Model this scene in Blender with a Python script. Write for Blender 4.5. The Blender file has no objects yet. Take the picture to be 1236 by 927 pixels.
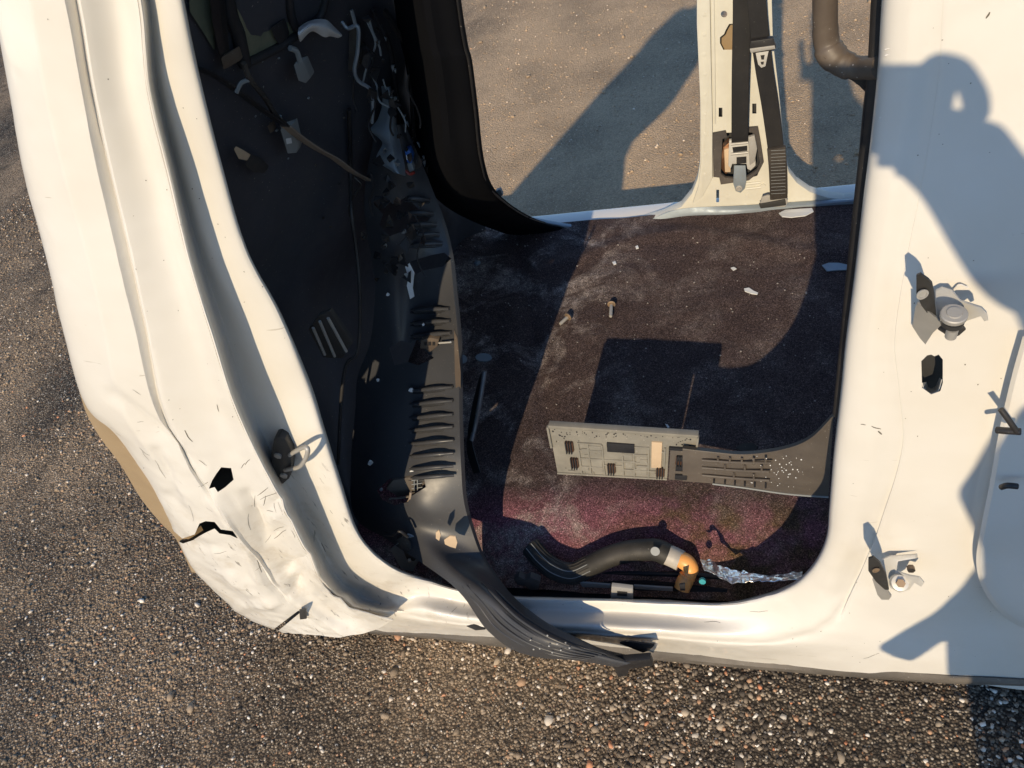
import bpy, bmesh, math, random
import numpy as np
from mathutils import Vector, Matrix, Quaternion, noise
random.seed(7); rng = np.random.default_rng(7)
S = bpy.context.scene; C = S.collection

# ------------------------------------------------------------------ camera
F = 903.0; CX, CY = 618.0, 463.5
_dn = Vector((318, 824, 903)).normalized()
_lf = Vector((-2723, 91, 903)); _lf = (_lf - _dn * _lf.dot(_dn)).normalized()
AX, AZ = -_lf, -_dn
AY = AZ.cross(AX)
FLOOR = 0.0
GZ = -0.24                       # the yard surface lies below the cab floor
O = Vector((0, -0.5855, 1.5134))
def ray(px, py):
    d = Vector(((px - CX) / F, (py - CY) / F, 1.0))
    return Vector((AX.dot(d), AY.dot(d), AZ.dot(d)))
def P(px, py, X=None, Y=None, Z=None):
    d = ray(px, py)
    if X is not None: t = (X - O.x) / d.x
    elif Y is not None: t = (Y - O.y) / d.y
    else: t = (Z - O.z) / d.z
    return O + d * t
cam = bpy.data.cameras.new("camera"); co = bpy.data.objects.new("camera", cam); C.objects.link(co)
M = Matrix(((AX.x, AX.y, AX.z), (-AY.x * 0, 0, 0), (0, 0, 0)))
right = Vector((AX.x, AY.x, AZ.x)); down_ = Vector((AX.y, AY.y, AZ.y)); fwd = Vector((AX.z, AY.z, AZ.z))
rot = Matrix((right, -down_, -fwd)).transposed()
co.matrix_world = Matrix.Translation(O) @ rot.to_4x4()
cam.sensor_width = 36.0; cam.lens = F / 1236.0 * 36.0; cam.clip_end = 500; cam.clip_start = 0.01
S.camera = co

# ------------------------------------------------------------------ light
sdir = ray(960, 80).normalized()                      # the way the sunlight travels
elev = math.asin(-sdir.z)
w = bpy.data.worlds.new("World"); S.world = w; w.use_nodes = True
nt = w.node_tree; nt.nodes.clear()
sky = nt.nodes.new("ShaderNodeTexSky"); sky.sky_type = 'NISHITA'; sky.sun_disc = False
sky.sun_elevation = elev
tos = -sdir
sky.sun_rotation = math.atan2(tos.x, tos.y)
sky.air_density = 1.0; sky.dust_density = 0.0; sky.ozone_density = 4.0
bg = nt.nodes.new("ShaderNodeBackground"); bg.inputs[1].default_value = 0.15
wo = nt.nodes.new("ShaderNodeOutputWorld")
nt.links.new(sky.outputs[0], bg.inputs[0]); nt.links.new(bg.outputs[0], wo.inputs[0])
sl = bpy.data.lights.new("sun", 'SUN'); sl.energy = 3.9; sl.angle = math.radians(0.6); sl.color = (1.0, 0.80, 0.53)
so = bpy.data.objects.new("sun", sl); C.objects.link(so)
so.rotation_mode = 'QUATERNION'; so.rotation_quaternion = sdir.to_track_quat('-Z', 'Y')
S.view_settings.view_transform = 'Standard'; S.view_settings.look = 'None'
S.view_settings.exposure = 0.25; S.view_settings.gamma = 1.0
try: S.view_settings.use_curve_mapping = False
except Exception: pass

# ------------------------------------------------------------------ materials
class NT:
    def __init__(s, name):
        s.m = bpy.data.materials.new(name); s.m.use_nodes = True
        s.n = s.m.node_tree.nodes; s.l = s.m.node_tree.links
        s.b = s.n["Principled BSDF"]; s.tc = s.n.new("ShaderNodeTexCoord")
    def new(s, t, **k):
        x = s.n.new(t)
        for a, v in k.items(): setattr(x, a, v)
        return x
    def lk(s, a, b): s.l.new(a, b)
    def noise(s, scale, detail=4, rough=.55, vec=None, dist=0.0):
        x = s.new("ShaderNodeTexNoise"); x.inputs["Scale"].default_value = scale
        x.inputs["Detail"].default_value = detail; x.inputs["Roughness"].default_value = rough
        x.inputs["Distortion"].default_value = dist
        s.lk(vec or s.tc.outputs["Object"], x.inputs["Vector"]); return x.outputs["Fac"]
    def vor(s, scale, feat='F1', vec=None):
        x = s.new("ShaderNodeTexVoronoi"); x.feature = feat; x.inputs["Scale"].default_value = scale
        s.lk(vec or s.tc.outputs["Object"], x.inputs["Vector"]); return x
    def ramp(s, fac, stops, const=False):
        x = s.new("ShaderNodeValToRGB"); e = x.color_ramp.elements
        if const: x.color_ramp.interpolation = 'CONSTANT'
        while len(e) < len(stops): e.new(0.5)
        for i, (p, c) in enumerate(stops):
            e[i].position = p; e[i].color = (c, c, c, 1) if isinstance(c, (int, float)) else (*c, 1)
        s.lk(fac, x.inputs[0]); return x.outputs[0]
    def mix(s, fac, a, b, mode='MIX'):
        x = s.new("ShaderNodeMix"); x.data_type = 'RGBA'; x.blend_type = mode
        for sock, v in ((x.inputs["Factor"], fac), (x.inputs[6], a), (x.inputs[7], b)):
            if isinstance(v, (int, float)): sock.default_value = v if sock is x.inputs['Factor'] or sock.type == 'VALUE' else (v, v, v, 1)
            elif isinstance(v, tuple): sock.default_value = (*v, 1)
            else: s.lk(v, sock)
        return x.outputs[2]
    def math(s, op, a, b=0.0):
        x = s.new("ShaderNodeMath"); x.operation = op
        for sock, v in ((x.inputs[0], a), (x.inputs[1], b)):
            if isinstance(v, (int, float)): sock.default_value = v
            else: s.lk(v, sock)
        return x.outputs[0]
    def bump(s, h, strength=.3, dist=.002, prev=None):
        x = s.new("ShaderNodeBump"); x.inputs["Strength"].default_value = strength; x.inputs["Distance"].default_value = dist
        s.lk(h, x.inputs["Height"])
        if prev is not None: s.lk(prev, x.inputs["Normal"])
        s.lk(x.outputs[0], s.b.inputs["Normal"]); return x.outputs[0]
    def set(s, **k):
        for a, v in k.items():
            i = s.b.inputs[a.replace('_', ' ')]
            if isinstance(v, (int, float)): i.default_value = v
            elif isinstance(v, tuple): i.default_value = (*v, 1)
            else: s.lk(v, i)

def m_paint():
    t = NT("white_paint")
    big = t.noise(3.0, 5); dust = t.ramp(big, [(.42, 0.0), (.75, 1.0)])
    fine = t.noise(60, 6, .7)
    base = t.mix(dust, (.72, .70, .66), (.64, .605, .54))
    sp = t.ramp(t.noise(170, 3, .6), [(.70, 0.0), (.76, 1.0)])
    sp2 = t.math('MULTIPLY', sp, t.ramp(t.noise(9, 3), [(.55, 0.0), (.7, .8)]))
    base = t.mix(sp2, base, (.33, .29, .23))
    scv = t.new("ShaderNodeMapping"); scv.inputs["Scale"].default_value = (6, 6, 55); scv.inputs["Rotation"].default_value = (.3, .9, .2)
    t.lk(t.tc.outputs["Object"], scv.inputs[0])
    sc = t.ramp(t.noise(2.6, 2, .5, scv.outputs[0]), [(.735, 0.0), (.745, 1.0)])
    sc = t.math('MULTIPLY', sc, t.ramp(t.noise(5, 2), [(.5, 0.0), (.56, .7)]))
    base = t.mix(sc, base, (.42, .38, .32))
    sx = t.new("ShaderNodeSeparateXYZ"); t.lk(t.tc.outputs["Object"], sx.inputs[0])
    crash = t.math('MULTIPLY', t.ramp(t.math('ADD', sx.outputs[2], t.math('MULTIPLY', t.noise(6, 3), .25)), [(.50, 1.0), (.75, 0.0)]), t.ramp(t.math('MULTIPLY', sx.outputs[0], -1.0), [(.55, 0.0), (.72, 1.0)]))
    sv = t.new("ShaderNodeMapping"); sv.inputs["Scale"].default_value = (60, 20, 14); sv.inputs["Rotation"].default_value = (.2, .7, .5)
    t.lk(t.tc.outputs["Object"], sv.inputs[0])
    scf = t.math('MULTIPLY', crash, t.ramp(t.noise(1.3, 5, .65, sv.outputs[0]), [(.645, 0.0), (.68, .75)]))
    smear = t.math('MULTIPLY', crash, t.ramp(t.noise(13, 6, .7), [(.52, 0.0), (.72, .55)]))
    base = t.mix(smear, base, (.44, .37, .27)); base = t.mix(scf, base, (.16, .15, .135))
    t.set(Base_Color=base, Roughness=t.ramp(fine, [(.3, .32), (.7, .5)]), Coat_Weight=.5, Coat_Roughness=.07)
    t.bump(t.noise(14, 3), .15, .004)
    return t.m
def m_plastic(name, col, rough=.45, dusty=.25, grain=900, dustcol=(.22, .19, .16), spec=.5):
    t = NT(name)
    d = t.ramp(t.noise(7, 6, .65), [(.45, 0.0), (.8, dusty)])
    base = t.mix(d, col, dustcol)
    sp = t.ramp(t.noise(260, 2, .5), [(.71, 0.0), (.75, dusty * 1.6)])
    base = t.mix(sp, base, (.45, .42, .38))
    t.set(Base_Color=base, Roughness=t.ramp(t.noise(12, 5), [(.3, rough - .08), (.75, rough + .18)]), Specular_IOR_Level=spec)
    t.bump(t.noise(grain, 2, .5), .12, .0006)
    return t.m
def m_metal(name, col, rough=.35, rust=.0, metallic=1.0):
    t = NT(name)
    n = t.noise(35, 5, .6); r = t.ramp(n, [(.55, 0.0), (.68, rust)])
    t.set(Base_Color=t.mix(r, col, (.20, .085, .035)), Metallic=metallic, Roughness=t.ramp(n, [(.3, rough), (.8, min(1, rough + .25))]))
    t.bump(t.noise(220, 3), .1, .0006)
    return t.m
def m_simple(name, col, rough=.6, var=.15):
    t = NT(name)
    c2 = tuple(x * (1 - var * 2) for x in col)
    t.set(Base_Color=t.mix(t.noise(25, 5), c2, col), Roughness=rough)
    t.bump(t.noise(140, 3), .15, .001)
    return t.m
def m_carpet():
    t = NT("carpet_felt")
    ob = t.tc.outputs["Object"]
    sx = t.new("ShaderNodeSeparateXYZ"); t.lk(ob, sx.inputs[0])
    fib = t.noise(420, 3, .7); fib2 = t.vor(520).outputs["Color"]
    sp = t.new("ShaderNodeSeparateColor"); t.lk(fib2, sp.inputs[0])
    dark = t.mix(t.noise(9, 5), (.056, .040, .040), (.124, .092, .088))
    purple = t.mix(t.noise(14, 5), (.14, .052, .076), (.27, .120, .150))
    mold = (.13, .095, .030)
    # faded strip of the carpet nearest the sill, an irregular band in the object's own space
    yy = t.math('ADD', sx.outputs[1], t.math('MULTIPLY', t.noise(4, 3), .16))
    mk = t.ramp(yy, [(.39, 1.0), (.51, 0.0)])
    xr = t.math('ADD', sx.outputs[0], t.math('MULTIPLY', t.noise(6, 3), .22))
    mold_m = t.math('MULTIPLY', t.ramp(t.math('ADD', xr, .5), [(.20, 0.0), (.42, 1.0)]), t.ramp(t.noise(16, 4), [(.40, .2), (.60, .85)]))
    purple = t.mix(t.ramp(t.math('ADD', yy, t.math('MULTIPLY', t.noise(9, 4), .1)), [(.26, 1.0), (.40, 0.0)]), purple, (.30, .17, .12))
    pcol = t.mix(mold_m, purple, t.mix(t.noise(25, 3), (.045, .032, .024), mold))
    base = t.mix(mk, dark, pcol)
    # ash grey mildew blooms
    ash = t.math('MULTIPLY', t.ramp(t.noise(5.5, 6, .62, dist=.6), [(.49, 0.0), (.62, 1.0)]), t.ramp(t.noise(40, 4, .7), [(.38, .25), (.6, 1.0)]))
    ash = t.math('MULTIPLY', ash, t.ramp(t.math('ADD', sx.outputs[0], .9), [(.40, 1.0), (.62, .25)]))
    base = t.mix(ash, base, (.36, .31, .29))
    gr = t.ramp(sp.outputs[0], [(0.0, .35), (.55, .85), (.9, 1.3), (1.0, 2.4)])
    base = t.mix(1.0, base, gr, 'MULTIPLY')
    lint = t.ramp(t.noise(330, 1, .5), [(.765, 0.0), (.785, .5)])
    base = t.mix(lint, base, (.50, .44, .40))
    t.set(Base_Color=base, Roughness=1.0, Specular_IOR_Level=.05)
    h = t.math('ADD', fib, t.math('MULTIPLY', sp.outputs[1], .7))
    t.bump(h, .7, .003, t.bump(t.noise(18, 4), .5, .012))
    return t.m
def yard_film(t):
    """how much dry sandy dust lies on the yard at a place: patchy on the near side, nearly solid beyond the cab"""
    sx = t.new("ShaderNodeSeparateXYZ"); t.lk(t.tc.outputs["Object"], sx.inputs[0])
    n = t.noise(1.5, 5, .6, dist=.4)
    far_ = t.math('MULTIPLY', t.ramp(t.math('MULTIPLY', sx.outputs[1], .3), [(.22, 0.0), (.50, 1.0)]), t.ramp(t.math('ADD', t.math('MULTIPLY', sx.outputs[0], .25), t.math('MULTIPLY', n, .3)), [(-.0, 0.0), (.02, 1.0)]) if False else t.ramp(t.math('ADD', t.math('MULTIPLY', sx.outputs[0], .2), t.math('ADD', t.math('MULTIPLY', n, .25), .5)), [(.16, 0.0), (.34, 1.0)]))
    near = t.ramp(n, [(.36, .06), (.52, .36), (.66, .62)])
    stripes = t.ramp(t.noise(3.2, 4, .6), [(.3, .50), (.6, .80)])
    near = t.mix(t.ramp(t.math('ADD', t.math('MULTIPLY', sx.outputs[0], .5), .5), [(.18, 1.0), (.44, .18)]), (0, 0, 0), near)
    m = t.mix(far_, near, stripes)
    sand = t.mix(t.noise(2.4, 4), (.68, .49, .31), (.80, .59, .38))
    sand = t.mix(t.ramp(t.noise(160, 2, .6), [(.35, 0.0), (.7, .55)]), sand, (.24, .18, .12))
    return m, sand, far_
def m_ground():
    t = NT("gravel_asphalt")
    v = t.vor(170); c = t.new("ShaderNodeSeparateColor"); t.lk(v.outputs["Color"], c.inputs[0])
    v2 = t.vor(420); c2 = t.new("ShaderNodeSeparateColor"); t.lk(v2.outputs["Color"], c2.inputs[0])
    stone = t.ramp(c.outputs[0], [(0.0, (.022, .021, .021)), (.30, (.075, .064, .052)), (.6, (.19, .158, .12)), (.85, (.34, .285, .215)), (.96, (.55, .49, .39)), (1.0, (.7, .65, .56))])
    stone = t.mix(1.0, stone, t.ramp(c.outputs[1], [(0.0, (1, 1, 1)), (.93, (1, 1, 1)), (.97, (1.3, .75, .5)), (1.0, (1.35, .65, .42))]), 'MULTIPLY')
    stone = t.mix(t.ramp(v.outputs["Distance"], [(.30, 0.0), (.62, 1.0)]), stone, (.018, .017, .017))
    m, sand, far_ = yard_film(t)
    keep = t.ramp(t.math('ADD', c.outputs[2], t.math('MULTIPLY', t.noise(30, 3), .4)), [(.35, 1.0), (1.05, .25)])
    col = t.mix(t.math('MULTIPLY', m, t.mix(far_, keep, 1.0)), stone, sand)
    col = t.mix(t.math('MULTIPLY', t.ramp(t.noise(6, 4), [(.56, 0.0), (.70, .55)]), t.math('SUBTRACT', 1.0, far_)), col, (.03, .027, .025))
    t.set(Base_Color=col, Roughness=.92, Specular_IOR_Level=.2)
    t.bump(t.math('SUBTRACT', t.math('MULTIPLY', c.outputs[1], .6), v.outputs["Distance"]), .8, .005, t.bump(c2.outputs[1], .6, .0025))
    return t.m
def m_stone():
    t = NT("yard_stone")
    a = t.new("ShaderNodeAttribute"); a.attribute_name = "tint"
    m, sand, far_ = yard_film(t)
    t.set(Base_Color=t.mix(t.math('MULTIPLY', m, .8), a.outputs["Color"], sand), Roughness=.85)
    t.bump(t.noise(500, 3), .3, .001)
    return t.m
def m_louver(name, base, dustcol):
    return m_plastic(name, base, .4, .5, 700, dustcol)

PAINT = m_paint()
INPAINT = m_simple("grey_white_inner_paint", (.66, .65, .58), .45, .1)
BLACK = m_plastic("black_plastic", (.016, .016, .018), .42, .18)
BLACKD = m_plastic("black_trim_matte", (.012, .013, .017), .62, .10)
WALLM = m_plastic("charcoal_lining", (.046, .050, .064), .6, .35, 500, (.08, .075, .075))
TRIM = m_plastic("trim_grey_black", (.042, .044, .050), .40, .18, 700, (.11, .095, .08), .4)
LINER = m_plastic("tan_liner", (.30, .22, .13), .7, .5, 400, (.18, .13, .08))
UNDER = m_plastic("rocker_plastic", (.085, .075, .065), .6, .6)
CARPET = m_carpet()
GROUND = m_ground(); STONE = m_stone()
STEEL = m_metal("dull_steel", (.40, .39, .37), .42, .05, .3)
DKSTEEL = m_metal("dark_steel", (.055, .055, .056), .42, .0, .4)
RUSTY = m_metal("rusty_steel", (.30, .22, .15), .5, .6, .5)
ZINC = m_metal("zinc_plate", (.58, .57, .54), .35, .03, .25)
BARE = m_metal("bare_blue_steel", (.28, .33, .38), .5, .0, .5)
FOIL = m_metal("crinkled_foil", (.90, .90, .92), .24, .0)
BELT = m_plastic("belt_webbing", (.010, .010, .012), .7, .08, 1400)
FUZZ = m_plastic("fuzzy_sleeve", (.03, .025, .022), .9, .35, 300)
BACKP = m_plastic("dusty_grey_plate", (.20, .19, .165), .62, .75, 500, (.38, .35, .29))
BACKD = m_plastic("dusty_dark_plate", (.095, .082, .072), .55, .5, 500, (.2, .17, .14))
PALE = m_simple("cream_foam_pad", (.62, .47, .32), .8)
ORANGE = m_plastic("amber_plastic", (.85, .40, .12), .38, .15, 300, (.5, .26, .1))
RUBBER = m_plastic("hose_rubber", (.016, .016, .015), .62, .2, 260)
HANDLE = m_plastic("worn_brown_handle", (.085, .066, .052), .5, .6, 500, (.24, .19, .14))
CHIP = m_simple("white_chip", (.70, .72, .74), .4, .05)
STRAP = m_simple("lit_strap_tan_fibre", (.30, .235, .18), .85)  # tan lightened to stand for sun on the strap; also frayed fibre
GREYP = m_simple("grey_connector", (.26, .28, .29), .55)
BLUE = m_simple("blue_connector", (.04, .13, .42), .35)
RED = m_simple("red_wire", (.30, .03, .02), .5)
TEAL = m_simple("teal_clip", (.05, .35, .38), .4)
BANDP = m_simple("pale_grey_band", (.50, .47, .42), .5)
RAILP = m_plastic("glossy_rail_plastic", (.10, .105, .12), .25, .2)
CURTAIN = m_plastic("black_pillar_lining", (.004, .0045, .0065), .9, .0, 500, (.04, .04, .04), .08)
BROWNP = m_plastic("brown_clip_plastic", (.075, .035, .022), .5, .3)
FOAM = m_plastic("charcoal_foam", (.055, .05, .05), .95, .3, 250)
COPPER = m_metal("copper_spool", (.62, .33, .18), .35, .0)
SKIN = m_simple("skin", (.50, .30, .22), .5, .05); SHIRT = m_simple("grey_tee", (.16, .17, .2), .9); JEAN = m_simple("denim", (.05, .07, .12), .9)
SHOE = m_simple("dark_shoe", (.03, .03, .03), .6); PHONE = m_simple("phone_black", (.015, .015, .017), .2)
def m_glass():
    t = NT("dusty_tinted_glass")
    t.set(Base_Color=t.mix(t.ramp(t.noise(12, 5), [(.4, 0.0), (.7, 1.0)]), (.13, .15, .11), (.25, .25, .17)), Roughness=.25, Specular_IOR_Level=.6)
    return t.m
GLASS = m_glass()

# ------------------------------------------------------------------ mesh helpers
def link(name, me, mat, parent=None):
    o = bpy.data.objects.new(name, me); C.objects.link(o)
    if mat is not None and not me.materials: me.materials.append(mat)
    if parent is not None: o.parent = parent
    return o
def mesh(name, vs, fs, mat, parent=None, smooth=True, ang=35):
    me = bpy.data.meshes.new(name); me.from_pydata([tuple(v) for v in vs], [], fs); me.update()
    if smooth:
        me.shade_smooth()
        try: me.set_sharp_from_angle(angle=math.radians(ang))
        except Exception: pass
    return link(name, me, mat, parent)
def bake(o):
    bpy.context.view_layer.update(); dg = bpy.context.evaluated_depsgraph_get()
    me = bpy.data.meshes.new_from_object(o.evaluated_get(dg))
    o.modifiers.clear(); o.data = me; return o
def cr(p0, p1, p2, p3, t):
    return [0.5 * ((2 * b) + (-a + c) * t + (2 * a - 5 * b + 4 * c - d) * t * t + (-a + 3 * b - 3 * c + d) * t ** 3) for a, b, c, d in zip(p0, p1, p2, p3)]
def spl(pts, m, closed=False, linear=False):
    out = []; n = len(pts)
    rng_ = range(n if closed else n - 1)
    for i in rng_:
        a = pts[(i - 1) % n] if closed or i > 0 else [2 * x - y for x, y in zip(pts[0], pts[1])]
        b = pts[i]; c = pts[(i + 1) % n]
        d = pts[(i + 2) % n] if closed or i + 2 < n else [2 * x - y for x, y in zip(pts[-1], pts[-2])]
        for k in range(m):
            t = k / m
            out.append([x + (y - x) * t for x, y in zip(b, c)] if linear else cr(a, b, c, d, t))
    if not closed: out.append(list(pts[-1]))
    return out
def loft(name, rows, mu, mv, mat, parent=None, thick=.0016, fn=None, sharp=(), world=False, linear=False, ang=35, flip=False):
    """rows: paired knot rows, each knot (px,py,Y) or, when world, (x,y,z).  sharp: row numbers where the cross profile breaks."""
    R_ = [spl([tuple(k) for k in r], mu, linear=linear) for r in rows]
    n = len(R_[0]); cuts = [0] + [s for s in sharp] + [len(rows) - 1]
    grid = []
    for a, b in zip(cuts[:-1], cuts[1:]):
        seg = []
        for j in range(n):
            seg.append(spl([R_[i][j] for i in range(a, b + 1)], mv))
        m = len(seg[0])
        for i in range(m if b == cuts[-1] else m - 1):
            grid.append([seg[j][i] for j in range(n)])
    vs = []
    for r in grid:
        for q in r:
            v = Vector(q) if world else P(q[0], q[1], Y=q[2])
            if fn: v = fn(v, q)
            vs.append(v)
    nr = len(grid); fs = []
    for i in range(nr - 1):
        for j in range(n - 1):
            f = (i * n + j, i * n + j + 1, (i + 1) * n + j + 1, (i + 1) * n + j)
            fs.append(f[::-1] if flip else f)
    o = mesh(name, vs, fs, mat, parent, True, ang)
    if thick:
        md = o.modifiers.new("s", 'SOLIDIFY'); md.thickness = thick; md.offset = 0
        bake(o)
        try: o.data.set_sharp_from_angle(angle=math.radians(ang))
        except Exception: pass
    return o
def tube(name, pts, r, mat, parent=None, seg=10, caps=True, m=6, world=True, flat=None, smooth=True, radii=None):
    """pts world (x,y,z); flat=(w,h,up) gives a strap cross-section"""
    if not world: pts = [tuple(P(a, b, Y=c)) for a, b, c in pts]
    q = [Vector(x) for x in (spl([tuple(p) for p in pts], m) if m > 1 else pts)]
    n = len(q); vs = []; fs = []; prev = None
    for i in range(n):
        tdir = (q[min(i + 1, n - 1)] - q[max(i - 1, 0)]).normalized()
        if prev is None:
            up = Vector(flat[2]) if flat else (Vector((0, 0, 1)) if abs(tdir.z) < .9 else Vector((0, 1, 0)))
        else: up = prev
        sd = tdir.cross(up).normalized(); up = sd.cross(tdir).normalized(); prev = up
        rr = r if radii is None else r * radii[min(len(radii) - 1, int(i / max(1, n - 1) * (len(radii) - 1) + .5))]
        for k in range(seg):
            a = 2 * math.pi * k / seg
            if flat:
                sx_ = math.copysign(abs(math.cos(a)) ** .35, math.cos(a)) * flat[0] / 2; sy_ = math.copysign(abs(math.sin(a)) ** .35, math.sin(a)) * flat[1] / 2
            else: sx_, sy_ = math.cos(a) * rr, math.sin(a) * rr
            vs.append(q[i] + sd * sx_ + up * sy_)
    for i in range(n - 1):
        for k in range(seg):
            fs.append((i * seg + k, i * seg + (k + 1) % seg, (i + 1) * seg + (k + 1) % seg, (i + 1) * seg + k))
    if caps: fs.append(tuple(range(seg))[::-1]); fs.append(tuple((n - 1) * seg + k for k in range(seg)))
    return mesh(name, vs, fs, mat, parent, smooth, 50)
def prism(name, poly, d, mat, parent=None, bev=.0, smooth=False):
    """closed polygon of world points extruded by the vector d"""
    n = len(poly); poly = [Vector(p) for p in poly]; d = Vector(d)
    vs = poly + [p + d for p in poly]
    fs = [tuple(range(n)), tuple(range(2 * n - 1, n - 1, -1))] + [((i + 1) % n, i, n + i, n + (i + 1) % n) for i in range(n)]
    o = mesh(name, vs, fs, mat, parent, False)
    bm = bmesh.new(); bm.from_mesh(o.data); bmesh.ops.recalc_face_normals(bm, faces=bm.faces)
    if bev: bmesh.ops.bevel(bm, geom=bm.edges[:], offset=bev, segments=2, affect='EDGES', profile=.6)
    bm.to_mesh(o.data); bm.free()
    if bev:
        o.data.shade_smooth()
        try: o.data.set_sharp_from_angle(angle=math.radians(40))
        except Exception: pass
    return o
def pprism(name, pix, Y, thick, mat, parent=None, bev=.0, dirv=(0, 1, 0)):
    d = Vector(dirv).normalized() * thick
    pts = [P(p[0], p[1], Y=(p[2] if len(p) > 2 else Y)) for p in pix]
    return prism(name, pts, d, mat, parent, bev)
def pbox(name, pix4, Y, thick, mat, parent=None, bev=.0015): return pprism(name, pix4, Y, thick, mat, parent, bev)
def box(name, lo, hi, mat, parent=None, bev=.003):
    (a, b, c), (d, e, f) = lo, hi
    return prism(name, [(a, b, c), (d, b, c), (d, e, c), (a, e, c)], (0, 0, f - c), mat, parent, bev)
def cyl(name, base, axis, r, h, mat, parent=None, seg=16, prof=None):
    base = Vector(base); ax = Vector(axis).normalized(); q = ax.to_track_quat('Z', 'Y')
    prof = prof or [(r, 0), (r, h)]
    vs = []; fs = []
    for (rr, zz) in prof:
        for k in range(seg):
            a = 2 * math.pi * k / seg; vs.append(base + q @ Vector((rr * math.cos(a), rr * math.sin(a), zz)))
    for i in range(len(prof) - 1):
        for k in range(seg): fs.append((i * seg + k, i * seg + (k + 1) % seg, (i + 1) * seg + (k + 1) % seg, (i + 1) * seg + k))
    fs.append(tuple(range(seg))[::-1]); fs.append(tuple((len(prof) - 1) * seg + k for k in range(seg)))
    return mesh(name, vs, fs, mat, parent, True, 40)
def cut(o, pix, Y0, Y1):
    """punch a hole of the given outline through a panel"""
    ctr = Vector((0, 0, 0)); pts = [P(a, b, Y=Y0) for a, b in pix]
    pts2 = [P(a, b, Y=Y1) for a, b in pix]; n = len(pix)
    fs = [tuple(range(n)), tuple(range(2 * n - 1, n - 1, -1))] + [((i + 1) % n, i, n + i, n + (i + 1) % n) for i in range(n)]
    c = mesh("cutter", pts + pts2, fs, None, None, False)
    bm = bmesh.new(); bm.from_mesh(c.data); bmesh.ops.recalc_face_normals(bm, faces=bm.faces); bmesh.ops.triangulate(bm, faces=bm.faces); bm.to_mesh(c.data); bm.free()
    nb = len(o.data.polygons); keep = o.data.copy()
    for solver, selfi in (('EXACT', False), ('EXACT', True), ('FAST', False)):
        md = o.modifiers.new("b", 'BOOLEAN'); md.operation = 'DIFFERENCE'; md.object = c; md.solver = solver
        if solver == 'EXACT': md.use_self = selfi
        bake(o)
        if len(o.data.polygons) > nb * .8: break
        o.data = keep.copy()
    bpy.data.objects.remove(c)
    print("cut", o.name, nb, len(o.data.polygons), solver, selfi)
def empty(name, loc, label=None, cat=None, group=None):
    e = bpy.data.objects.new(name, None); C.objects.link(e); e["_loc"] = tuple(loc)
    tag(e, label, cat, group); return e
def tag(o, label=None, cat=None, group=None, kind=None):
    if label: o['label'] = label
    if cat: o['category'] = cat
    if group: o['group'] = group
    if kind: o['kind'] = kind
    return o
def settle(root):
    """children are built in world space round a root at the origin; now move the root to its base and keep them"""
    loc = Vector(root["_loc"]); del root["_loc"]; root.location = loc
    for c in root.children: c.matrix_parent_inverse = Matrix.Translation(-loc)

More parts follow.
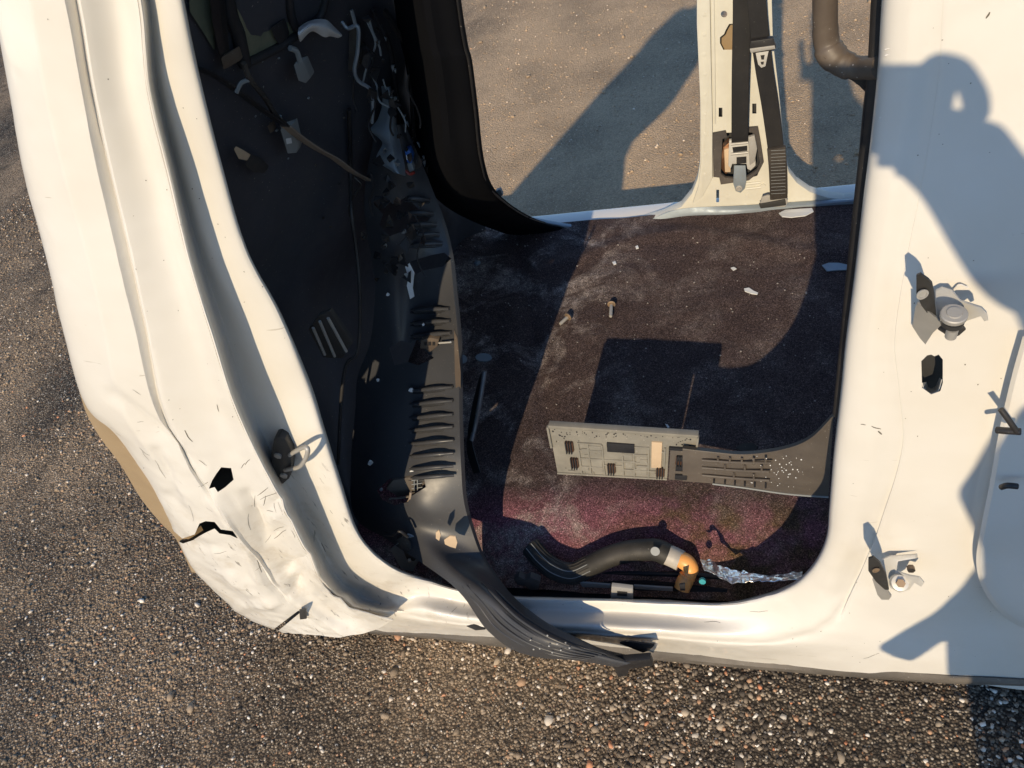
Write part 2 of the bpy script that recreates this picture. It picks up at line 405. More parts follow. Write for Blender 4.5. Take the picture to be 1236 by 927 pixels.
# ------------------------------------------------------------------ ground
def build_ground():
    n = 60; vs = []; fs = []
    xs = [-60, -20, -6, -3.0] + [-2.5 + i * .1 for i in range(50)] + [3, 6, 20, 60]
    ys = [-60, -20, -6, -2.5] + [-2 + i * .1 for i in range(70)] + [6, 10, 20, 60]
    for y in ys:
        for x in xs:
            z = GZ + (noise.noise(Vector((x * 1.6, y * 1.6, 3))) * .004 if abs(x) < 5 and abs(y) < 8 else 0)
            vs.append((x, y, z))
    nx = len(xs)
    for j in range(len(ys) - 1):
        for i in range(nx - 1): fs.append((j * nx + i, j * nx + i + 1, (j + 1) * nx + i + 1, (j + 1) * nx + i))
    tag(mesh("ground", vs, fs, GROUND), kind="structure")
def gz(x, y): return GZ + noise.noise(Vector((x * 1.6, y * 1.6, 3))) * .004
def build_stones():
    ico = bmesh.new(); bmesh.ops.create_icosphere(ico, subdivisions=1, radius=1)
    bv = np.array([v.co[:] for v in ico.verts]); bf = np.array([[v.index for v in f.verts] for f in ico.faces]); ico.free()
    specs = []
    def scatter(n, x0, x1, y0, y1, r0, r1, pw):
        for _ in range(n):
            x = random.uniform(x0, x1); y = random.uniform(y0, y1)
            if noise.noise(Vector((x * 2.3, y * 2.3, 9))) < random.uniform(-.75, .25): continue
            r = r0 + (r1 - r0) * random.random() ** pw
            specs.append((x, y, r))
    scatter(52000, -1.9, .9, -.55, .75, .0018, .0058, 2.4)
    scatter(26000, -4.2, -1.8, -.5, 3.2, .003, .0075, 2.2)
    scatter(11000, -.5, .95, -.5, .5, .003, .0068, 1.7)
    scatter(600, -1.9, .9, -.55, .75, .006, .012, 2.0)
    scatter(9000, -1.7, .9, 1.5, 4.6, .0025, .0065, 2.4)
    scatter(110, -1.7, .9, 1.5, 4.6, .007, .015, 2)
    n = len(specs); nv = len(bv); nf = len(bf)
    V = np.zeros((n, nv, 3), np.float32); col = np.zeros((n, 4), np.float32)
    pal = [((.025, .023, .022), 34), ((.075, .064, .052), 24), ((.16, .13, .10), 20), ((.30, .25, .19), 12), ((.52, .48, .42), 7), ((.66, .62, .56), 3), ((.34, .20, .12), 5), ((.40, .16, .08), 1.2)]
    cw = np.array([p[1] for p in pal], float); cw /= cw.sum(); cols = np.array([p[0] for p in pal])
    for i, (x, y, r) in enumerate(specs):
        sc = np.array([random.uniform(.7, 1.35), random.uniform(.7, 1.3), random.uniform(.45, .8)]) * r
        a = random.uniform(0, 6.283); ca, sa = math.cos(a), math.sin(a)
        q = bv * rng.uniform(.55, 1.32, (nv, 1)) * sc
        V[i, :, 0] = q[:, 0] * ca - q[:, 1] * sa + x; V[i, :, 1] = q[:, 0] * sa + q[:, 1] * ca + y
        V[i, :, 2] = q[:, 2] + gz(x, y) + r * .22
        k = rng.choice(len(pal), p=cw); col[i, :3] = cols[k] * random.uniform(.9, 1.5); col[i, 3] = 1
    Fc = (bf[None] + (np.arange(n) * nv)[:, None, None]).reshape(-1, 3)
    me = bpy.data.meshes.new("gravel"); me.vertices.add(n * nv); me.vertices.foreach_set("co", V.reshape(-1))
    me.loops.add(len(Fc) * 3); me.loops.foreach_set("vertex_index", Fc.reshape(-1).astype(np.int32))
    me.polygons.add(len(Fc)); me.polygons.foreach_set("loop_start", (np.arange(len(Fc)) * 3).astype(np.int32))
    me.update(calc_edges=True)
    at = me.color_attributes.new("tint", 'FLOAT_COLOR', 'POINT'); at.data.foreach_set("color", np.repeat(col, nv, axis=0).reshape(-1))
    tag(link("gravel", me, STONE), kind="stuff", label="loose gravel stones scattered over the yard", )
build_ground(); build_stones()

# ------------------------------------------------------------------ the stripped cab
cab = empty("cab_shell", (0, .8, GZ), "stripped white pickup cab shell with its door opening facing the camera, lying on gravel", "vehicle body")
def dent(amp, scale, y0, y1, base=0.0012):
    def f(v, q):
        k = min(1, max(0, (q[1] - y0) / (y1 - y0)))
        a = base + amp * k * k
        n1 = noise.noise(v * scale); n2 = abs(noise.noise(v * scale * 2.3 + Vector((5, 1, 2))))
        v.y += a * (n1 * 1.0 - n2 * 1.2 + .3)
        return v
    return f
FOLDS = [((137,476),(240,562),.006,7),((262,604),(300,655),-.010,9),((300,598),(318,640),.009,7),((352,596),(322,612),.004,4),((356,612),(322,628),-.004,4),((350,634),(318,652),.004,4),
 ((334,690),(372,672),.007,6),((350,716),(366,690),.009,6),((282,700),(345,735),-.006,8),((240,690),(300,735),.005,8),((190,545),(215,600),.005,6),((225,655),(262,662),.006,5),((300,672),(330,722),-.008,6),
 ((385,690),(430,738),-.006,7),((400,725),(445,712),.006,6),((286,735),(350,722),-.005,5),((205,600),(250,640),.004,8),((470,745),(540,732),.003,6),((392,748),(440,752),.005,6)]
def folded(v, q):
    for (a, b), (c, d), amp, wd in FOLDS:
        ex, ey = c - a, d - b; L2_ = ex * ex + ey * ey
        t = max(0, min(1, ((q[0] - a) * ex + (q[1] - b) * ey) / L2_))
        dd = math.hypot(q[0] - a - ex * t, q[1] - b - ey * t)
        if dd < wd * 1.8: v.y += 1.5 * amp * (1 - dd / (wd * 1.8)) ** 1.1 * (1 - .45 * abs(2 * t - 1))
    return v
def dent2(*a):
    f = dent(*a)
    return lambda v, q: folded(f(v, q), q)
# --- frame round the opening: one U from the roof down the rear post, along the sill and up the middle post
A = [(150,-420),(195,-150),(212,-50),(223,12),(242,102),(267,200),(297,300),(338,378),(373,460),(392,520),(411,580),(430,638),(452,667),(482,688),(522,701),(562,712),(622,720),(700,722),(800,725),(872,728),(920,719),(958,704),(983,680),(998,648),(1002,610),(1008,540),(1016,470),(1022,410),(1032,335),(1043,240),(1053,160),(1061,80),(1065,12),(1070,-50),(1078,-150),(1100,-420)]
Cc = [(108,-420),(140,-150),(159,-50),(172,12),(181,106),(205,208),(232,318),(257,400),(283,482),(311,545),(338,597),(372,664),(400,706),(437,732),(500,744),(560,752),(622,757),(700,761),(800,768),(880,774),(954,771),(1000,752),(1025,722),(1048,674),(1066,625),(1090,540),(1086,470),(1081,410),(1092,330),(1110,240),(1124,160),(1135,80),(1139,12),(1144,-50),(1155,-150),(1180,-420)]
D = [(98,-420),(131,-150),(151,-50),(164,16),(173,110),(197,212),(224,322),(249,404),(276,487),(304,551),(331,604),(365,671),(393,722),(445,757),(500,764),(560,768),(622,771),(700,777),(800,787),(880,795),(960,803),(1040,811),(1130,817),(1275,824),(1275,700),(1275,600),(1275,500),(1275,410),(1275,330),(1275,240),(1278,160),(1282,80),(1286,12),(1290,-50),(1300,-150),(1330,-420)]
Vb = {0:(115,-420),1:(148,-150),2:(168,-50),3:(181,13),4:(190,106),5:(214,207),6:(243,316),7:(270,398),8:(297,480),9:(325,542),10:(352,593),11:(384,655),12:(408,697),13:(444,724)}
Bb = {0:(128,-420),1:(164,-150),2:(182,-50),3:(195,12),4:(204,104),5:(228,206),6:(259,312),7:(298,389),8:(340,472),9:(364,531),10:(386,587),11:(406,648),12:(428,683),13:(466,708)}
n = len(A); assert len(Cc) == n == len(D), (len(A), len(Cc), len(D))
rows = [[] for _ in range(8)]
for i in range(n):
    a, c, d = A[i], Cc[i], D[i]
    L = i <= 13; Rr = i >= 22
    lp = lambda p, q, t: (p[0] + (q[0] - p[0]) * t, p[1] + (q[1] - p[1]) * t)
    a1 = lp(a, c, .05 if not L else .06)
    if L:
        b = Bb[i]; v = Vb[i]; k = 1.0 if i < 12 else (.75 if i == 12 else .45); g = min(1, max(0, (i - 3) / 5))
        yb = .018 + .058 * g; ys = [yb + .02, yb, yb, (.028 + .064 * g) * k + .07 * (1 - k), .052 - .046 * k, .060 - .048 * k, .085 - .055 * k]
        c2 = lp(c, d, .4)
        seq = [a, a1, b, v, c, c2, d]
    elif Rr:
        b = lp(a, c, .42); v = lp(a, c, .80); c2 = lp(c, d, .10)
        if i == 22: c2 = lp(c, d, .1)
        e_ = 1 - min(1, max(0, (i - 24) / 2)); ys = [.135, .100, .086, .085 + .003 * e_, .083 + .006 * e_, .081, .074]; seq = [a, a1, b, v, c, c2, d]
    else:
        b = lp(a, c, .40); v = lp(a, c, .82); c2 = lp(c, d, .3)
        t = min(1, max(0, (i - 14) / 3)); r_ = min(1, max(0, (i - 18) / 4))
        ys = [.135, .104, .088, .052 + .03 * r_, .048 + .035 * r_, .050 + .024 * r_, .088 - .02 * r_]; seq = [a, a1, b, v, c, c2, d]
    inner = (a[0], a[1], (ys[0] if L else .135) + .03)
    for r, q in zip(rows, [inner] + [(p[0], p[1], y) for p, y in zip(seq, ys)]): r.append(q)
frame = loft("door_frame", rows, 9, 7, PAINT, cab, .0022, dent2(.002, 9, 560, 760, .0007), sharp=(1,), ang=40)

# --- outer quarter panel wrapped round the rear corner, buckled towards the bottom
Q = [
 [(104,-420),(136,-150),(155,-50),(169,12),(178,107),(202,209),(229,319),(254,401),(280,483),(308,546),(336,600),(369,666),(398,712),(440,738),(474,750)],
 [(72,-420),(108,-150),(130,-50),(142,12),(154,106),(180,208),(206,317),(230,400),(254,484),(278,550),(310,606),(344,672),(374,716),(408,744),(446,762)],
 [(40,-420),(70,-150),(88,-50),(100,12),(115,104),(137,206),(163,316),(181,401),(200,490),(231,555),(274,612),(316,675),(346,716),(378,744),(416,767)],
 [(38,-420),(68,-150),(86,-50),(98,12),(113,104),(135,206),(161,316),(179,401),(198,490),(229,556),(271,613),(313,676),(343,717),(375,745),(412,768)],
 [(37,-420),(67,-150),(85,-50),(96,12),(111,104),(133,205),(159,315),(177,400),(194,489),(225,555),(267,611),(311,674),(340,716),(371,745),(405,768)],
 [(18,-420),(46,-150),(67,-50),(80,12),(97,104),(117,205),(143,315),(163,398),(184,485),(216,546),(256,607),(302,670),(331,714),(361,744),(392,767)],
 [(-28,-420),(0,-150),(24,-50),(39,12),(54,104),(77,205),(108,315),(127,398),(146,488),(182,548),(222,603),(258,668),(290,714),(330,744),(365,765)],
 [(-80,-420),(-45,-150),(-18,-50),(-3,12),(14,104),(32,205),(61,315),(80,398),(106,488),(146,530),(190,595),(222,662),(250,706),(302,747),(341,762)],
 [(-80,-420),(-45,-150),(-18,-50),(-2,12),(15,104),(33,205),(62,314),(81,397),(107,487),(148,530),(192,595),(224,661),(252,704),(303,744),(341,760)]]
QY = [.006, .016, .000, .001, .0145, .000, -.002, .024, .075]
rowsq = [[(p[0], p[1], y) for p in r] for r, y in zip(Q, QY)]
for k, f_ in ((8, .75), (9, .55), (10, .40), (11, .30), (12, .25), (13, .15), (14, .1)): x, y, z = rowsq[4][k]; rowsq[4][k] = (x, y, z * f_)
for k in (10, 11, 12):                                    # the buckle under the tail lamp
    for r in (1, 2, 3, 4, 5): x, y, z = rowsq[r][k]; rowsq[r][k] = (x, y, z + (.006, .016, .006)[k - 10] * (1 if r in (1, 2) else .5))
quarter = loft("quarter_panel", rowsq, 16, 12, PAINT, cab, .0022, dent2(.0022, 11, 470, 660, .0007), sharp=(2, 3, 4, 5, 6), ang=30)
cut(quarter, [(252,590),(256,580),(261,572),(267,564),(279,565),(282,579),(272,588),(263,594),(259,588)], -.12, .12)
cut(quarter, [(206,638),(220,650),(235,645),(240.6,632),(248,629),(259,630),(266.5,639),(281,641),(287,650),(278,646),(265,644),(259,638),(248,643),(239,648),(233,652),(221,656),(206,650)], -.12, .12)
loft("dark_hole_backing", [[(120,400,.06),(150,500,.07),(215,600,.08),(290,700,.08),(350,752,.08)],[(240,430,.13),(265,510,.13),(310,590,.13),(360,680,.12),(420,745,.11)]], 5, 4, DKSTEEL, cab, .002)  # unseen dark sheet added so the holes in the quarter look dark
loft("wheel_arch_liner", [[(96,470,.05),(106,500,.05),(122,528,.05),(146,560,.05),(170,600,.05),(194,630,.05),(213,650,.05),(232,690,.05)],[(120,470,.045),(126,500,.02),(150,530,.035),(176,560,.035),(198,596,.035),(216,630,.035),(228,650,.04),(243,692,.035)],[(150,470,.06),(160,500,.06),(180,530,.06),(205,560,.06),(225,596,.06),(240,630,.06),(250,650,.06),(262,692,.06)]], 5, 4, LINER, cab, .003)
cut(quarter, [(331,759),(360,737),(363,739),(335,762)], -.12, .12)
pprism("corner_tab", [(361,737),(369,736),(370,747),(362,748)], -.008, .004, DKSTEEL, cab, .0008)
# --- rocker underside trim along the bottom of the sill
loft("rocker_trim", [[(440,756,.088),(520,763,.088),(620,769,.086),(700,775,.086),(800,785,.086),(900,795,.084),(1000,804,.078),(1130,814,.072),(1275,822,.07)],
 [(446,764,.082),(520,770,.080),(620,782,.078),(700,788,.078),(800,797,.078),(900,806,.076),(1000,814,.074),(1130,823,.07),(1275,829,.07)],
 [(450,764,.13),(520,771,.13),(620,783,.13),(700,789,.13),(800,798,.13),(900,807,.13),(1000,815,.13),(1130,824,.13),(1275,830,.13)]], 8, 3, UNDER, cab, .002)
pprism("drain_plug", [(563,756),(572,755),(584,758),(586,760),(574,761)], .044, .006, BLACKD, cab, .0005)
pprism("torn_strip", [(748,777),(756,774),(790,779),(784,785),(776,788)], .03, .004, BLACKD, cab, .0005)
# keyhole slot in the middle post
cut(frame, [(1113,468),(1112,436),(1119,429),(1124,428),(1128,430),(1133,428),(1138,434),(1138,462),(1135,472),(1124,476)], -.05, .098)
pprism("post_inner_reinforcement", [(1100,420),(1150,420),(1150,490),(1100,490)], .13, .003, DKSTEEL, cab)
loft("slot_lip", [[(1113,462,.085),(1116,472,.085),(1124,475,.085),(1133,471,.085),(1137,458,.085)],[(1118,461,.12),(1120,467,.12),(1124,469,.12),(1130,466,.12),(1134,456,.12)]], 4, 2, PAINT, cab, .001)
# spot welds and stamped tabs on the flange
for (x, y) in [(1072,205),(1060,258),(1056,290),(1046,340),(1040,365),(1034,400),(1030,475),(1022,545),(1017,610)]:
    cyl("spot_weld", P(x, y, Y=.0995), (0, -1, 0), .0035, .0007, PAINT, cab, 12, [(.0036, -.002), (.0036, .0003), (.0026, .0009), (.0008, .0002)])
for (x, y) in [(1058,60),(1052,142),(1046,230),(1030,360),(1022,435),(1010,578),(1006,634)]:
    tube("stamped_tab", [(x + 10, y, .0945), (x + 18, y - 2, .092), (x + 22, y + 1, .0905), (x + 18, y + 5, .092), (x + 10, y + 7, .0945)], .0007, PAINT, cab, 5, True, 4, False)

from mathutils.bvhtree import BVHTree
def skin_tree(objs):
    V_, F_ = [], []
    for o in objs:
        b = len(V_); V_ += [v.co.copy() for v in o.data.vertices]; F_ += [tuple(b + i for i in p.vertices) for p in o.data.polygons]
    return BVHTree.FromPolygons(V_, F_)
SK = skin_tree([frame, quarter])
MV, MF = [], []
def mark(pts, w0):
    q = []
    for a, b in pts:
        d = ray(a, b).normalized(); h = SK.ray_cast(O, d)
        if h[0] is None: return
        nn = h[1] if h[1].dot(d) < 0 else -h[1]
        q.append((h[0] + nn * .0004, nn))
    for i in range(len(q)):
        td = (q[min(i + 1, len(q) - 1)][0] - q[max(i - 1, 0)][0])
        if td.length < 1e-6 or (i and (q[i][0] - q[i - 1][0]).length > .03): return
        sd = td.normalized().cross(q[i][1]).normalized(); w_ = w0 * (.35 + .65 * math.sin(math.pi * (i + .5) / len(q)))
        MV.extend([q[i][0] + sd * w_, q[i][0] - sd * w_])
    b = len(MV) - 2 * len(q)
    for i in range(len(q) - 1): MF.append((b + 2 * i, b + 2 * i + 1, b + 2 * i + 3, b + 2 * i + 2))
def scribble(x, y, ang, L_, w_):
    pts = []; a = math.radians(ang)
    for k in range(5):
        pts.append((x, y)); a += random.uniform(-.25, .25); x += math.cos(a) * L_ / 4; y += math.sin(a) * L_ / 4
    mark(pts, w_)
for (x, y, ang, L_, w_) in [(311,598,-35,16,.0011),(314,603,-30,22,.0008),(318,610,-55,12,.001),(331,607,80,12,.0009),(336,606,75,16,.0008),(322,616,10,8,.0009),(330,641,-35,14,.0008),(331,650,-40,18,.0010),(320,655,-50,12,.0006),(223,519,60,17,.0013),(262,488,70,9,.001),(310,676,60,16,.0012),(296,561,-60,9,.0009),(291,565,-60,8,.0008),(187,555,60,26,.0006),(168,540,40,16,.0012),(172,545,55,14,.0008),(228,610,70,20,.0005),(258,668,8,16,.0007),(250,706,70,18,.0007),(160,470,40,12,.0006),(352,640,50,10,.0012),(380,640,80,14,.0016),(388,655,75,12,.0014),(378,645,100,9,.0014),(215,645,35,20,.0008),(300,620,100,20,.0007),(308,598,100,14,.0008),(240,555,45,12,.0010),(1039,512,-8,6,.0012),(1052,514,40,12,.0014),(1060,520,60,6,.0018),(1042,795,-8,24,.0011),(1190,22,-45,9,.0012),(575,732,-15,24,.0006),(540,744,-30,16,.0006),(850,751,5,20,.0006),(905,738,-5,22,.0007),(430,738,20,14,.0008)]:
    scribble(x, y, ang, L_, w_ * .6)
for k in range(3):
    x = random.uniform(150, 400); y = 470 + (x - 130) * .9 + random.gauss(0, 36)
    scribble(x, y, random.choice([55, -35, 60]) + random.gauss(0, 22), random.uniform(3, 15), random.uniform(.0002, .0007))
for k in range(120):
    r_ = random.random()
    if r_ < .45: x, y = random.gauss(240, 90), random.uniform(20, 740)
    elif r_ < .75: x, y = random.uniform(1000, 1210), random.uniform(20, 800)
    else: x, y = random.uniform(440, 1200), random.uniform(725, 800)
    scribble(x, y, random.uniform(0, 180), random.uniform(.7, 1.7), random.uniform(.0003, .0007))
GRIME = m_simple("scratch_grime", (.13, .115, .09), .8)
tag(mesh("paint_scratches", MV, MF, GRIME, cab, False), kind="stuff")
# --- striker on the rear post
st = pprism("door_striker", [(330,531),(336,528),(344,530),(352,545),(352,560),(349,578),(341,585),(333,580),(328,565),(327,548)], .066, .03, DKSTEEL, cab, .003, (0, 1, 0))
tube("loop", [(350,549,.068),(356,545,.056),(366,540,.040),(371,541,.034),(371,548,.032),(367,557,.036),(360,564,.048),(344,567,.068)], .004, STEEL, st, 10, True, 5, False)
for (x, y) in ((336, 549), (343, 573)): cyl("bolt", P(x, y, Y=.0665), (0, -1, 0), .007, .004, STEEL, st, 6)
# --- upper hinge
def plate3(name, pix, thick, mat, parent, bev=.0005): return pprism(name, pix, .05, thick, mat, parent, bev, (0.2, 1, -.3))
hb = plate3("upper_hinge", [(1105,372,.062),(1108,366,.03),(1130,384,.03),(1137,392,.03),(1126,402,.055),(1117,416,.065),(1110,408,.068),(1101,394,.07)], .005, STEEL, cab)
h2 = plate3("hinge_leaf", [(1106,333,.005),(1111,331,.0),(1121,338,.0),(1125,342,.01),(1128,355,.02),(1129,372,.035),(1131,387,.04),(1124,385,.04),(1112,369,.025),(1106,355,.01)], .005, DKSTEEL, hb)
cyl("leaf_hole", P(1113, 355, Y=.0045), (0.3, -1, .1), .0075, .004, STEEL, hb, 14, [(.0058, 0), (.0058, .0012), (.0038, .0014), (.0038, .0004)])
plate3("hinge_arm", [(1129,352,.062),(1137,348,.062),(1150,352,.05),(1160,364,.04),(1185,372,.018),(1191,378,.014),(1193,387,.014),(1188,388,.016),(1184,382,.018),(1165,388,.03),(1148,391,.035),(1132,388,.038),(1130,372,.05)], .005, ZINC, hb, .0008)
plate3("under_plate", [(1130,390,.045),(1146,394,.035),(1162,393,.03),(1166,398,.028),(1158,405,.03),(1150,408,.03),(1142,404,.035),(1132,398,.045)], .004, DKSTEEL, hb, .0006)
cyl("pivot_pin", P(1148, 404, Y=.014), (0, -.12, 1), .01, .03, STEEL, hb, 20, [(.0055, -.003), (.0055, .010)])
cyl("pivot_collar", P(1150, 388, Y=.016), (0, -.12, 1), .01, .03, DKSTEEL, hb, 22, [(.0105, -.003), (.0105, .003)])
cyl("pivot_head", P(1151, 381, Y=.016), (0, -.12, 1), .01, .03, STEEL, hb, 24, [(.0120, -.002), (.0125, -.001), (.0125, .003), (.0115, .004), (.0072, .0042), (.0068, .0056)])
tube("pressed_ring", [(1150,352,.071),(1158,344,.071),(1165,346,.071),(1168,347,.071)], .0012, PAINT, hb, 6, True, 4, False)
# --- lower hinge
lb = plate3("lower_hinge", [(1053,700,.055),(1058,694,.05),(1070,712,.04),(1076,720,.04),(1073,724,.055),(1064,724,.06),(1059,718,.062)], .005, STEEL, cab)
l2 = plate3("hinge_leaf", [(1048,675,.0),(1054,673,.0),(1062,680,.005),(1069,693,.02),(1073,712,.035),(1068,712,.035),(1057,702,.02),(1048,689,.008)], .005, DKSTEEL, lb)
cyl("leaf_hole", P(1057, 688, Y=.006), (0.3, -1, .1), .0075, .004, RUSTY, lb, 14, [(.0055, 0), (.0055, .0012), (.0036, .0014), (.0036, .0004)])
plate3("hinge_arm", [(1064,676,.066),(1074,672,.066),(1106,671,.066),(1108,674,.06),(1084,678,.06),(1082,690,.05),(1098,695,.035),(1110,697,.025),(1116,704,.02),(1112,709,.02),(1104,704,.026),(1098,712,.03),(1086,716,.035),(1074,710,.04),(1066,692,.055)], .004, ZINC, lb, .002)
cyl("hinge_bolt", P(1087, 704, Y=.028), (0, -.5, .85), .008, .02, RUSTY, lb, 6, [(.0068, -.006), (.0068, .004)])
cyl("hinge_washer", P(1087, 704, Y=.028), (0, -.5, .85), .008, .02, ZINC, lb, 20, [(.0135, -.02), (.0135, -.010), (.0125, -.008), (.0125, -.004), (.009, -.003)])
cyl("hinge_nut", P(1099, 684, Y=.06), (0, -1, 0.2), .006, .008, RUSTY, lb, 6)
# --- shut front door showing at the right edge
fd = loft("front_door", [[(1236,405,.058),(1222,455,.056),(1207,520,.054),(1195,585,.052),(1184,640,.052),(1179,675,.052),(1184,703,.052),(1200,730,.052),(1225,752,.052),(1262,766,.052)],
 [(1241,407,.054),(1227,457,.052),(1212,522,.050),(1200,587,.048),(1189,642,.048),(1184,676,.048),(1189,702,.048),(1205,727,.048),(1230,748,.048),(1266,761,.048)],
 [(1300,410,.05),(1300,457,.048),(1300,522,.046),(1300,587,.044),(1300,642,.044),(1300,676,.044),(1300,702,.044),(1300,727,.044),(1300,748,.044),(1300,761,.044)]], 6, 5, PAINT, cab, .003, sharp=(1,))
tube("door_check_rod", [(1203,519,.03),(1215,520,.025),(1232,521,.02)], .0042, BLACK, fd, 10, True, 4, False)
tube("door_check_rod", [(1208,494,.03),(1216,505,.025),(1228,522,.02)], .0034, BLACK, fd, 10, True, 4, False)
tube("door_check_rod", [(1209,588,.035),(1216,586,.03),(1228,587,.03)], .004, BLACK, fd, 8, True, 4, False)
# front half of the near side, out of the picture
x0 = P(1286, 12, Y=.066).x
box("front_door_skin", (.50, .05, -.16), (1.45, .10, .82), PAINT, fd, .01)
box("front_door_sill", (.50, .11, -.20), (1.5, .16, -.17), PAINT, cab, .004)
box("windscreen_post", (1.30, .08, .83), (1.42, .18, 1.62), PAINT, cab, .01)

# ------------------------------------------------------------------ interior: lining of the rear wall
p0 = Vector((-.81, .017, 1.136)); p1 = Vector((-1.06, .02, .767)); pn = (p1 - p0).cross(sdir).normalized()
if pn.x < 0: pn = -pn
p0i = p0 + pn * .030
def wallY(px, py):
    d = ray(px, py); t = pn.dot(p0i - O) / pn.dot(d)
    y = (O + d * t).y
    y2 = P(px, py, X=-.98).y if px < 560 else 9
    y = 9 if t < 0 else y
    return max(.14, min(1.43, y, y2 if y2 > 0 else 9))
rowsw = []
for px in (205, 240, 280, 320, 360, 400, 440, 480, 515, 548, 578):
    rowsw.append([(px + (py - 200) * (.28 if px < 300 else .12), py, wallY(px + (py - 200) * (.28 if px < 300 else .12), py)) for py in (-400, -250, -100, 0, 60, 130, 200, 270, 340, 420, 500, 580, 660, 740)])
def wfn(v, q):
    v += pn * (noise.noise(v * 5) * .010 + noise.noise(v * 16) * .003); return v
loft("rear_wall_lining", rowsw, 4, 4, WALLM, cab, .004, wfn)
def wp(px, py, off=.01): return (px, py, wallY(px, py) - off)
# rear window let into the lining, with its frame bars
rw = pprism("rear_window", [wp(272, -60, .004), wp(286, 12, .004), wp(292, 45, .004), wp(296, 76, .004), wp(330, 60, .004), wp(361, 40, .004), wp(390, 14, .004), wp(402, -60, .004)], 0, .004, GLASS, cab)
tube("seal", [wp(268, -60), wp(277, 12), wp(287, 40), wp(295, 78)], .009, BLACKD, rw, 8, True, 5, False)
tube("seal", [wp(295, 78), wp(316, 68), wp(345, 52), wp(372, 32), wp(390, 12), wp(402, -60)], .006, BLACKD, rw, 8, True, 5, False)
tube("window_divider", [wp(346, -60), wp(350, 12), wp(357, 34)], .006, BLACKD, rw, 8, True, 3, False)
pprism("window_latch", [wp(326, 34, .012), wp(340, 26, .012), wp(346, 44, .012), wp(341, 58, .012), wp(333, 50, .012)], 0, .012, BLACKD, rw, .002)
pprism("side_glass", [wp(226, -60, .006), wp(229, 14, .006), wp(246, 40, .006), wp(258, 60, .006), wp(256, 12, .006), wp(250, -60, .006)], 0, .004, GLASS, cab)
pprism("rear_post_bar", [wp(246, -60, .02), wp(258, -60, .02), wp(266, 12, .02), wp(272, 70, .02), wp(268, 84, .02), wp(256, 30, .02)], 0, .015, BLACK, cab, .003)
pprism("dusty_bracket", [wp(266, 70, .024), wp(284, 60, .024), wp(290, 74, .024), wp(270, 85, .024)], 0, .012, HANDLE, cab, .002)
pprism("seat_latch_bracket", [(372,398,.31),(384,382,.32),(398,376,.34),(426,414,.37),(413,433,.36),(390,432,.34)], 0, .012, DKSTEEL, cab, .002)
for a, b in (((386, 388), (404, 430)), ((378, 396), (392, 428)), ((396, 384), (418, 424))):
    tube("bracket_rib", [(a[0], a[1], .305), (b[0], b[1], .34)], .003, STEEL, cab, 6, True, 2, False)
# light moulding line and vertical edge of the lining panel
tube("lining_edge", [wp(421, 132, .02), wp(423, 200, .02), (424, 255, .50), (430, 300, .48), (434, 345, .45), (434, 400, .42), (430, 428, .40), (418, 440, .39), (412, 480, .36), (408, 560, .30)], .004, BLACK, cab, 8, True, 5, False)
# --- black corner trim that runs down to the far sill
E_ = [(538,-260,.34),(548,-60,.37),(556,12,.39),(563,55,.41),(568,75,.42),(575,130,.47),(583,196,.55),(599,233,.76),(640,262,1.34),(680,273,1.445),(716,278,1.45)]
def sh(r, dx, dy, dY): return [(a + dx * k[0], b + dy * k[1], c + dY) for (a, b, c), k in zip(r, [(1,0)]*6 + [(1,.3),(.8,.8),(.45,1),(.2,1),(.05,1)])]
lastr = [(a, b, max(c, wallY(a, b) - .01)) for a, b, c in sh(E_, -78, 18, 0)]
loft("far_pillar_trim", [sh(E_, 1, 0, .10), sh(E_, 1, 0, .02), sh(E_, -5, 3, -.008), sh(E_, -22, 10, -.012), sh(E_, -50, 14, .0), lastr], 6, 4, CURTAIN, cab, .003, sharp=(1,))
tube("trim_lip", [(a - 2 , b + 1, c - .008) for a, b, c in E_], .002, BLACK, cab, 6, True, 5, False)
pprism("clip", [(598,231),(604,229),(607,236),(601,239)], 1.30, .015, GREYP, cab, .002)

# ------------------------------------------------------------------ floor carpet
def fbase(y):
    s = min(1, max(0, (.40 - y) / .24)); return -.085 * s * s * (1.6 - .6 * s)
def fz(x, y):
    z = fbase(y)
    l = min(1, max(0, (-.72 - x) / .22)); z += .05 * l * l
    z += noise.noise(Vector((x * 5, y * 5, 1))) * .008 + noise.noise(Vector((x * 14, y * 14, 4))) * .0035
    z -= .006 * max(0, 1 - abs((x + .62) * .8 + (y - .9) * .25) / .03)
    z += .010 * max(0, 1 - abs((y - 1.28) + .08 * math.sin(x * 6)) / .05)
    return z
vs = []; fs = []; nx, ny = 200, 120
for j in range(ny + 1):
    for i in range(nx + 1):
        x = -1.22 + i / nx * 2.64; y = .165 + j / ny * 1.30
        vs.append((x, y, fz(x, y)))
for j in range(ny):
    for i in range(nx): fs.append((j * (nx + 1) + i, j * (nx + 1) + i + 1, (j + 1) * (nx + 1) + i + 1, (j + 1) * (nx + 1) + i))
mesh("floor_carpet", vs, fs, CARPET, cab)
box("floor_pan", (-1.1, .14, -.16), (1.45, 1.52, -.12), DKSTEEL, cab)
def on_floor(px, py, lift=.003):
    q = P(px, py, Z=0); q = P(px, py, Z=fz(q.x, q.y) + lift); return q
def patch(name, pix, mat, h=.003, parent=cab):
    return prism(name, [on_floor(x, y, .001) for x, y in pix], (0, 0, h), mat, parent)
def oval(cx, cy, rx, ry, n=12, jag=0.0):
    return [(cx + rx * math.cos(t * 2 * math.pi / n) * (1 + random.uniform(-jag, jag)), cy + ry * math.sin(t * 2 * math.pi / n) * (1 + random.uniform(-jag, jag))) for t in range(n)]
patch("bare_floor_patch", oval(584, 432, 10, 5), BARE)
